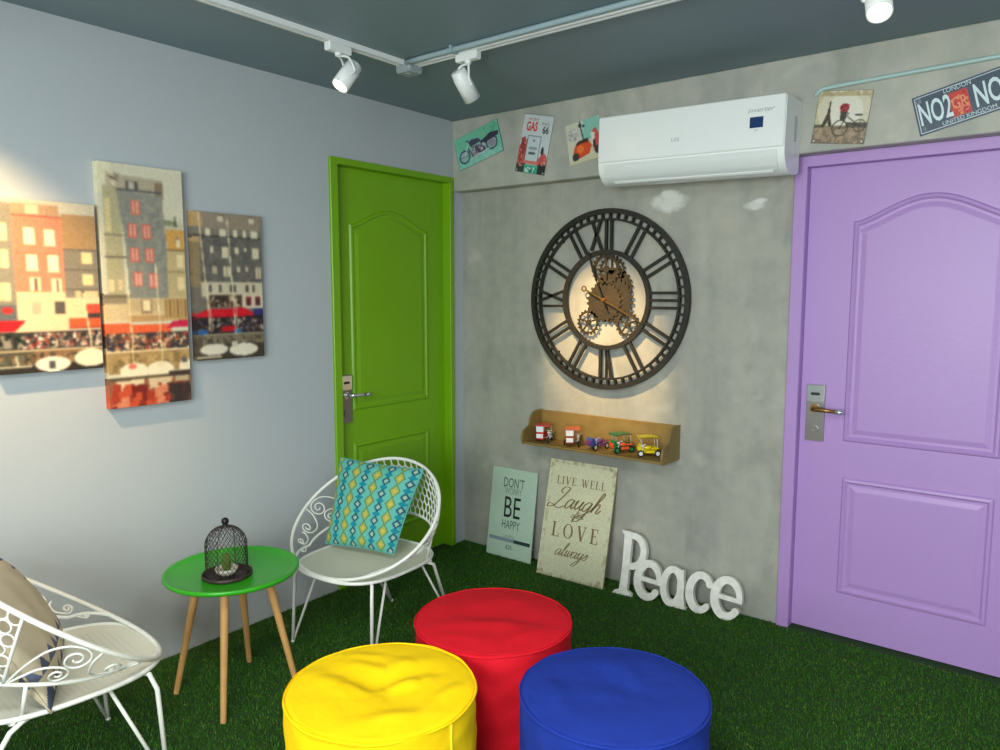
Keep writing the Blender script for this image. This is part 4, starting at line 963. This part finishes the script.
# ================================================================== LEANING SIGNS
def leaning(x0,x1,yb0,yb1,lean,t):
    D=Vector((x1-x0,yb1-yb0,0)); W=D.length; D.normalize(); nrm=Vector((D.y,-D.x,0)); U=Vector((0,0,1))*math.cos(lean)-nrm*math.sin(lean); Nn=nrm*math.cos(lean)+Vector((0,0,1))*math.sin(lean); O=Vector((x0,yb0,0.0005))
    return W,(lambda u,v,d:tuple(O+D*u+U*v+Nn*(d-t)))
W,s3=leaning(.240,.553,-.088,-.088,math.radians(8.0),.006)
p=Paint(50,82,(184,206,188)); p.noise(2)
b=MB(); Hs=.505; b.col=(206,212,200); b.prism([(0,0),(W,0),(W,Hs),(0,Hs)],0,.006,s3); b.grid(lambda u,v:s3(u*W,Hs*(1-v),.0063),p.w,p.h,p.get,smooth=False)
K=(40,50,48)
for t,sz,cy,sx,c,bo in (("DON'T",.076,.422,.62,(70,84,80),0),('WORRY',.052,.376,.62,(120,136,130),0),('BE',.172,.280,.68,(28,36,36),0),('HAPPY',.070,.186,.60,(70,84,80),0),('Loading...',.030,.123,.8,(120,136,132),0),('82%',.036,.060,.75,(60,72,70),0)):
    b.col=c; b.text(t,sz,s3,cx=W*.5,cy=cy,sx=sx,depth=.0003,d0=.0064,bold=bo)
b.col=(128,146,156); b.prism([(.012,.090),(W-.012,.090),(W-.012,.110),(.012,.110)],.0063,.0068,s3); b.col=(42,62,60); b.prism([(W*.60,.0905),(W-.0125,.0905),(W-.0125,.1095),(W*.60,.1095)],.0066,.0071,s3)
o=make('quote_board',b,M['print'],fix=False); origin_to(o,(.4,-.08,0)); tag(o,"pale mint board reading DON'T WORRY BE HAPPY, leaning on the cement wall",'sign')

W,s3=leaning(.650,1.050,-.165,-.150,math.radians(13.5),.012); Hs=.618
p=Paint(66,102,(210,208,176))
for _ in range(3): pass
p.speck(0,0,.06,1,[(190,184,150),(202,198,166)],50,(.01,.04)); p.speck(.94,0,1,1,[(190,184,150),(176,168,132)],50,(.01,.04)); p.speck(0,0,1,.03,[(176,168,132),(196,190,156)],40,(.01,.05)); p.speck(0,.97,1,1,[(176,168,132),(196,190,156)],40,(.01,.05))
for cx,cy in ((.0,.0),(1,0),(0,1),(1,1)):
    for k in range(14):
        x=cx+(RNG.uniform(0,.16))*(1 if cx==0 else -1); y=cy+(RNG.uniform(0,.09))*(1 if cy==0 else -1)
        if abs(x-cx)/.16+abs(y-cy)/.09<1: p.ell(x,y,.014,.009,(160,150,116))
p.blur(); p.noise(4)
b=MB(); b.col=(160,148,112); b.prism([(0,0),(W,0),(W,Hs),(0,Hs)],0,.012,s3); b.grid(lambda u,v:s3(u*W,Hs*(1-v),.0123),p.w,p.h,p.get,smooth=False)
INK=(128,108,70); b.col=INK
SER={'L':(.62,[((.17,0),(.17,1),.15),((.0,.02),(.60,.02),.05),((.02,.98),(.32,.98),.05),((.58,0),(.58,.26),.05)]),
 'I':(.36,[((.17,0),(.17,1),.15),((.0,.02),(.34,.02),.05),((.0,.98),(.34,.98),.05)]),
 'V':(.74,[((.12,.98),(.37,0),.15),((.36,.0),(.62,.98),.06),((.0,.98),(.26,.98),.05),((.50,.98),(.74,.98),.05)]),
 'E':(.62,[((.17,0),(.17,1),.15),((.0,.02),(.58,.02),.05),((.0,.98),(.56,.98),.05),((.17,.52),(.42,.52),.05),((.57,0),(.57,.25),.05),((.55,.76),(.55,1),.05),((.42,.42),(.42,.62),.04)]),
 'W':(1.05,[((.12,.98),(.34,0),.15),((.34,0),(.54,.98),.06),((.50,.98),(.72,0),.15),((.72,0),(.94,.98),.06),((.0,.98),(.24,.98),.05),((.84,.98),(1.05,.98),.05)]),
 'O':(.80,None)}
def serif(txt,h,cx,cy,gap):
    tot=sum((SER[c][0] if c!=' ' else .45)+gap for c in txt)-gap; x=cx-tot*h/2
    for c in txt:
        if c==' ': x+=(.45+gap)*h; continue
        w_,st=SER[c]
        if st is None: b.annulus(circ(.38*h,28,x+.40*h,cy+.5*h,ry=.51*h),circ(.25*h,28,x+.40*h,cy+.5*h,ry=.46*h),.0124,.0128,s3)
        else:
            for a,e,ww in st: b.ribbon([(x+a[0]*h,cy+a[1]*h),(x+e[0]*h,cy+e[1]*h)],ww*h,.0124,.0128,s3)
        x+=(w_+gap)*h
serif('LIVE WELL',.042,W*.5,.490,.16); serif('LOVE',.076,W*.5,.212,.30)
GL={'a':(1.0,[[(.7,.9),(.35,1),(.05,.6),(.1,.1),(.35,0),(.65,.5),(.75,.95),(.7,.3),(.85,0),(1.05,.3)]]),
'u':(1.0,[[(0,.5),(.15,1),(.12,.4),(.3,0),(.6,.4),(.75,1),(.7,.3),(.85,0),(1.05,.3)]]),
'g':(1.0,[[(.7,.9),(.35,1),(.05,.6),(.1,.1),(.35,0),(.65,.5),(.75,.95),(.6,-.4),(.25,-1.1),(-.25,-1.2),(-.2,-.8),(.5,-.3),(1.05,.3)]]),
'h':(.95,[[(0,.3),(.35,1.3),(.5,2),(.32,2.15),(.2,1.4),(.1,0)],[(.1,.1),(.3,.8),(.55,1),(.65,.7),(.6,.1),(.8,0),(1.0,.4)]]),
'L':(1.5,[[(.55,1.5),(.2,1.75),(.45,2.2),(1.0,2.1),(.85,1.4),(.55,.6),(.25,.05),(-.35,-.15),(-.4,.2),(.1,.2),(.8,-.15),(1.5,.2)]]),
'o':(.85,[[(.45,1),(.1,.8),(.05,.3),(.35,0),(.7,.4),(.6,.9),(.45,1),(.65,.8),(.95,.9)]]),
'f':(.6,[[(0,.3),(.35,1.2),(.5,1.95),(.35,2.05),(.22,1.3),(.1,-.8),(.2,-1),(.4,-.4),(.3,.05),(.7,.3)]]),
't':(.6,[[(.1,.4),(.35,1.7),(.2,.5),(.3,0),(.65,.3)],[(.02,1.2),(.6,1.25)]]),
'e':(.75,[[(0,.3),(.5,.6),(.55,.95),(.3,1),(.1,.5),(.3,0),(.8,.3)]]),
'n':(.95,[[(0,.6),(.15,1),(.1,0)],[(.12,.3),(.4,1),(.6,.9),(.58,.2),(.75,0),(1,.4)]]),
'l':(.6,[[(0,.3),(.35,1.4),(.42,2),(.28,2.1),(.15,1.2),(.2,.1),(.4,0),(.65,.3)]]),
'w':(1.1,[[(0,.6),(.15,1),(.12,.3),(.3,0),(.5,.5),(.55,1),(.55,.3),(.75,0),(.95,.6),(.95,1),(1.12,.85)]]),
'y':(1.0,[[(0,.6),(.15,1),(.12,.4),(.3,0),(.6,.4),(.75,1),(.6,-.4),(.25,-1.1),(-.2,-1.1),(.1,-.6),(1.0,.3)]]),
's':(.6,[[(0,.3),(.38,1.0),(.45,.6),(.48,.2),(.25,0),(.02,.15)]])}
def script(txt,xh,cx,cy,wd,sh=.5,sx=1.0):
    tot=sum(GL[c][0] for c in txt)*xh*sx; x=cx-tot/2
    for c in txt:
        for st in GL[c][1]:
            P=catmull([(x+(a*sx+sh*v)*xh,cy+v*xh) for a,v in st],5)
            Wd=[]
            for i in range(len(P)):
                a=P[max(0,i-1)];e=P[min(len(P)-1,i+1)]; dy=abs(e[1]-a[1]);l=math.hypot(e[0]-a[0],e[1]-a[1]) or 1
                Wd.append(wd*(.45+.75*dy/l))
            b.ribbon(P,Wd,.0124,.0128,s3)
        x+=GL[c][0]*xh*sx
script('Laugh',.050,W*.45,.368,.0070,sx=1.05); script('often',.020,W*.5,.322,.003); script('always',.034,W*.47,.118,.0048,sx=1.05)
o=make('quote_board',b,M['print'],fix=False); origin_to(o,(.85,-.14,0)); tag(o,'large cream board reading LIVE WELL Laugh often LOVE always, leaning under the shelf','sign')

# ---- Peace ----------------------------------------------------------
W,s3=leaning(1.105,1.760,-.150,-.098,math.radians(13),.026)
L3=s3
s3=lambda u,v,d:L3(u*.955,v*.955,d)
b=MB(); T0,T1=0,.026
_k=[0]
def _lift(fn):
    def g(*a,**k):
        a=list(a); _k[0]+=1; i=[j for j,x in enumerate(a) if x is T0 or x is T1]
        a[i[-1]]=T1+_k[0]*.00035; a[i[0]]=T0-_k[0]*.0002; return fn(*a,**k)
    return g
b.prism=_lift(b.prism); b.ribbon=_lift(b.ribbon)
def arc(cx,cy,rx,ry,a0,a1,n=34): return [(cx+rx*math.cos(math.radians(a0+(a1-a0)*i/n)),cy+ry*math.sin(math.radians(a0+(a1-a0)*i/n))) for i in range(n+1)]
# P
b.ribbon([(.058,.0),(.060,.15),(.056,.322)],[.046,.040,.044],T0,T1,s3); b.prism([(0,0),(.112,0),(.104,.016),(.084,.026),(.034,.026),(.012,.018)],T0,T1,s3); b.prism([(.016,.330),(.066,.330),(.066,.306),(.034,.308)],T0,T1,s3)
b.ribbon([(.05,.312)]+arc(.088,.232,.062,.078,88,-92,30)+[(.05,.155)],[.030]+[.034]*31+[.030],T0,T1,s3)
def letter_e(cx,rx,ry,cy):
    P=arc(cx,cy,rx,ry,2,318,46); Wd=[.026+.016*abs(math.sin(math.radians(2+316*i/46)/2)) for i in range(47)]
    b.ribbon(P,Wd,T0,T1,s3); b.ribbon([(cx-rx*.9,cy+.004),(cx+rx+.014,cy-.004)],.022,T0,T1,s3); b.prism(circ(.018,18,P[-1][0],P[-1][1]+.002),T0,T1,s3)
letter_e(.190,.058,.084,.102)
b.ribbon(arc(.318,.100,.046,.084,0,360,48)[:-1],.034,T0,T1,s3,closed=True); b.ribbon([(.356,.190),(.362,.08),(.372,.012)],[.030,.034,.036],T0,T1,s3); b.prism([(.340,.0),(.402,.0),(.394,.014),(.345,.02)],T0,T1,s3)
P=arc(.462,.100,.054,.084,38,316,42); b.ribbon(P,[.024+.016*abs(math.sin(math.radians(38+278*i/42)/2)) for i in range(43)],T0,T1,s3); b.prism(circ(.018,18,P[0][0]+.001,P[0][1]-.004),T0,T1,s3); b.prism(circ(.013,18,P[-1][0],P[-1][1]),T0,T1,s3)
letter_e(.594,.060,.086,.102)
o=make('word_sculpture',b,M['letter'],fix=True); origin_to(o,(1.43,-.11,0)); tag(o,'whitewashed wooden letters joined to read Peace, standing on the grass by the purple door','sign')

# ================================================================== TRACK LIGHTS
TX,TY=.575,-1.005; TB=CEIL-.020
def track(name,label,x0,x1,y0,y1):
    root=thing(name,label,'track',((x0+x1)/2,(y0+y1)/2,CEIL),'ceiling light tracks')
    b=MB(); al=abs(x1-x0)>abs(y1-y0)
    for o0,o1,z0,z1 in ((-.018,-.006,TB,CEIL),(.006,.018,TB,CEIL),(-.0172,.0172,CEIL-.005,CEIL)):
        if al: b.box(x0,x1,y0+o0,y0+o1,z0,z1)
        else: b.box(x0+o0,x0+o1,y0,y1,z0,z1)
    make('rail',b,M['track'],root)
    b=MB()
    if al: b.box(x0,x1,y0-.0059,y0+.0059,TB+.006,TB+.010)
    else: b.box(x0-.0059,x0+.0059,y0,y1,TB+.006,TB+.010)
    make('power_channel',b,M['dark'],root)
track('light_track','white light track on the ceiling, along the blue-grey wall',TX,TX,-4.2,TY-.045)
track('light_track','white light track on the ceiling, along the cement wall',TX+.045,3.9,TY,TY)
b=MB(); b.box(TX-.042,TX+.042,TY-.042,TY+.042,TB-.024,CEIL,b=.008); b.cyl((TX,TY-.005,TB-.027),(TX,TY-.005,TB-.023),.014)
o=make('track_connector',b,M['grey_plastic']); origin_to(o,(TX,TY,CEIL)); tag(o,'grey corner connector joining the two light tracks','connector')
b=MB(); P=[(TX+.05,TY-.034,CEIL-.012),(TX+.14,TY-.042,CEIL-.012),(TX+.3,TY-.048,CEIL-.012),(3.9,TY-.052,CEIL-.012)]; b.tube(catmull(P,6),.0105,n=12); b.box(.86,.872,TY-.068,TY-.030,CEIL-.026,CEIL)
o=make('conduit_pipe',b,mat('ceiling_conduit',(150,172,178),.4)); origin_to(o,(TX+.1,TY-.04,CEIL)); tag(o,'pale conduit pipe on the ceiling beside the light track','pipe')
b=MB(); P=[(1.965,-.093,2.288),(1.985,-.098,2.302),(2.02,-.100,2.310),(2.3,-.100,2.318),(2.9,-.100,2.332),(4.2,-.100,2.360)]; b.tube(catmull(P,6),.0085,n=12)
o=make('conduit_pipe',b,M['conduit']); origin_to(o,(2.3,-.1,2.31)); tag(o,'pale green conduit pipe running along the cement beam above the number plate','pipe')
def lamp(label,tx,ty,alongx,head,aim,L=.115,r=.034,power=30,blend=.6,ang=50,on=True,stemz=None):
    root=thing('track_spotlight',label,'spotlight',(tx,ty,TB),'white track spotlights')
    b=MB()
    if alongx: b.box(tx-.055,tx+.055,ty-.017,ty+.017,TB-.030,TB+.002,b=.004)
    else: b.box(tx-.017,tx+.017,ty-.055,ty+.055,TB-.030,TB+.002,b=.004)
    ad=make('adapter',b,M['track'],root)
    h=Vector(head); d=(Vector(aim)-h).normalized(); sd=d.cross(Vector((0,0,1))).normalized()
    b=MB(); back=h-d*L*.42; j=Vector((head[0],head[1],TB-.03)); j=Vector((tx,ty,TB-.03))
    b.cyl(j,j+Vector((0,0,-.012)),.013)
    for s in (1,-1):
        b.tube(catmull([tuple(j+Vector((0,0,-.01))),tuple(j.lerp(back,.45)+sd*s*.026),tuple(h-d*L*.18+sd*s*(r+.003)),tuple(h+d*L*.0+sd*s*(r+.003))],6),.0045,n=6)
    b.cyl(h-sd*(r+.006),h+sd*(r+.006),.005)
    make('yoke',b,M['track'],root)
    b=MB(); u=d.orthogonal().normalized(); w=d.cross(u); prof=[(.004,-L*.5),(r*.80,-L*.5),(r*.93,-L*.46),(r*.95,-L*.3),(r,-L*.28),(r,L*.5),(r-.004,L*.5),(r-.005,L*.36)]
    vs=[];fs=[];n=32
    for (q,z) in prof:
        for k in range(n): a=2*PI*k/n; vs.append(tuple(h+u*q*math.cos(a)+w*q*math.sin(a)+d*z))
    for i in range(len(prof)-1):
        for k in range(n): fs.append((i*n+k,i*n+(k+1)%n,(i+1)*n+(k+1)%n,(i+1)*n+k))
    b._add(vs,fs,smooth=True); hd=make('lamp_head',b,M['track'],root)
    b=MB(); c=h+d*L*.42; b._add([tuple(c+u*(r-.004)*math.cos(2*PI*k/n)+w*(r-.004)*math.sin(2*PI*k/n)) for k in range(n)]+[tuple(c-d*.004+u*(r-.004)*math.cos(2*PI*k/n)+w*(r-.004)*math.sin(2*PI*k/n)) for k in range(n)],[tuple(range(n)),tuple(range(n,2*n))[::-1]]+[(k,(k+1)%n,n+(k+1)%n,n+k) for k in range(n)]); make('lens',b,M['lens'] if on else M['lens_off'],hd)
    ld=bpy.data.lights.new('spot_light','SPOT'); ld.energy=power; ld.spot_size=math.radians(ang); ld.spot_blend=blend; ld.color=(1,.66,.30); ld.shadow_soft_size=.025
    lo=bpy.data.objects.new('spot_light',ld); link(lo,root); lo.location=(h+d*(L*.5+.02))-Vector((tx,ty,TB)); lo.rotation_euler=d.to_track_quat('-Z','Y').to_euler()
    return root
PW=globals().get('PW',1.)
lamp('lit white track spotlight above the green door side, on the track along the blue-grey wall',TX,-1.385,False,(.566,-1.335,2.335),(.44,-1.98,1.45),power=12,ang=60)
lamp('white track spotlight aimed at the clock, on the track along the cement wall',.90,TY,True,(.868,-.985,2.322),(.95,0,1.20),power=230,ang=35,blend=1,L=.125)
lamp('lit white track spotlight cut off by the top edge, above the purple door',2.42,TY,True,(2.375,-.985,2.305),(2.62,-1.60,1.40),power=22,ang=75)
lamp('white track spotlight beyond the left edge, lighting the canvases',TX,-2.86,False,(.555,-2.84,2.335),(.0,-2.46,1.50),power=130,ang=60,blend=1)

# ================================================================== ADDED FILL LIGHTS, SKY, CAMERA
def area(name,loc,rot,sx,sy,e,col):
    ld=bpy.data.lights.new(name,'AREA'); ld.shape='RECTANGLE'; ld.size=sx; ld.size_y=sy; ld.energy=e; ld.color=col
    o=bpy.data.objects.new(name,ld); link(o); o.location=loc; o.rotation_euler=rot; return o
area('window_fill_light',((WX0+WX1)/2,YF+.01,(WZ0+WZ1)/2),(math.radians(90),0,0),WX1-WX0-.1,WZ1-WZ0-.1,125,(.94,1.0,.98))  # broad soft fill added behind the camera, set in the added window
def fill_panel(x,y,e):  # unseen overhead panels added to brighten the turf and pouf tops
    root=thing('added_fill_panel','square white fill panel added overhead, behind the viewer','added fill light',(x,y,CEIL),'added overhead fill panels')
    b=MB(); b.box(x-.3,x+.3,y-.3,y-.28,CEIL-.02,CEIL); b.box(x-.3,x+.3,y+.28,y+.3,CEIL-.02,CEIL); b.box(x-.3,x-.28,y-.3,y+.3,CEIL-.02,CEIL); b.box(x+.28,x+.3,y-.3,y+.3,CEIL-.02,CEIL); make('frame',b,M['track'],root)
    b=MB(); b.box(x-.28,x+.28,y-.28,y+.28,CEIL-.014,CEIL-.008); make('diffuser',b,M['panel'],root)
    area('panel_fill_light',(x,y,CEIL-.025),(0,0,0),.54,.54,e,(.96,1,.96)).parent=None
M['panel']=mat('fill_panel_diffuser',(250,250,245),.5,emit=((250,255,245),4))
fill_panel(2.2,-3.3,32); fill_panel(3.5,-2.5,18)
W_=bpy.data.worlds.new('sky'); SC.world=W_; W_.use_nodes=True; W_.node_tree.nodes['Background'].inputs[0].default_value=(.62,.78,1,1); W_.node_tree.nodes['Background'].inputs[1].default_value=1.5
cd=bpy.data.cameras.new('camera'); cam=bpy.data.objects.new('camera',cd); COL.objects.link(cam); SC.camera=cam
cd.sensor_fit='HORIZONTAL'; cd.sensor_width=36; cd.lens=36*748/1000; cd.clip_start=.02
cam.location=(2.892,-3.341,1.5); cam.rotation_euler=(math.radians(90)-math.atan(83/748.),0,math.radians(38.1))
SC.view_settings.view_transform='Standard'; SC.view_settings.look='None'; SC.view_settings.gamma=1; SC.view_settings.exposure=0.0
SC.view_settings.use_curve_mapping=False
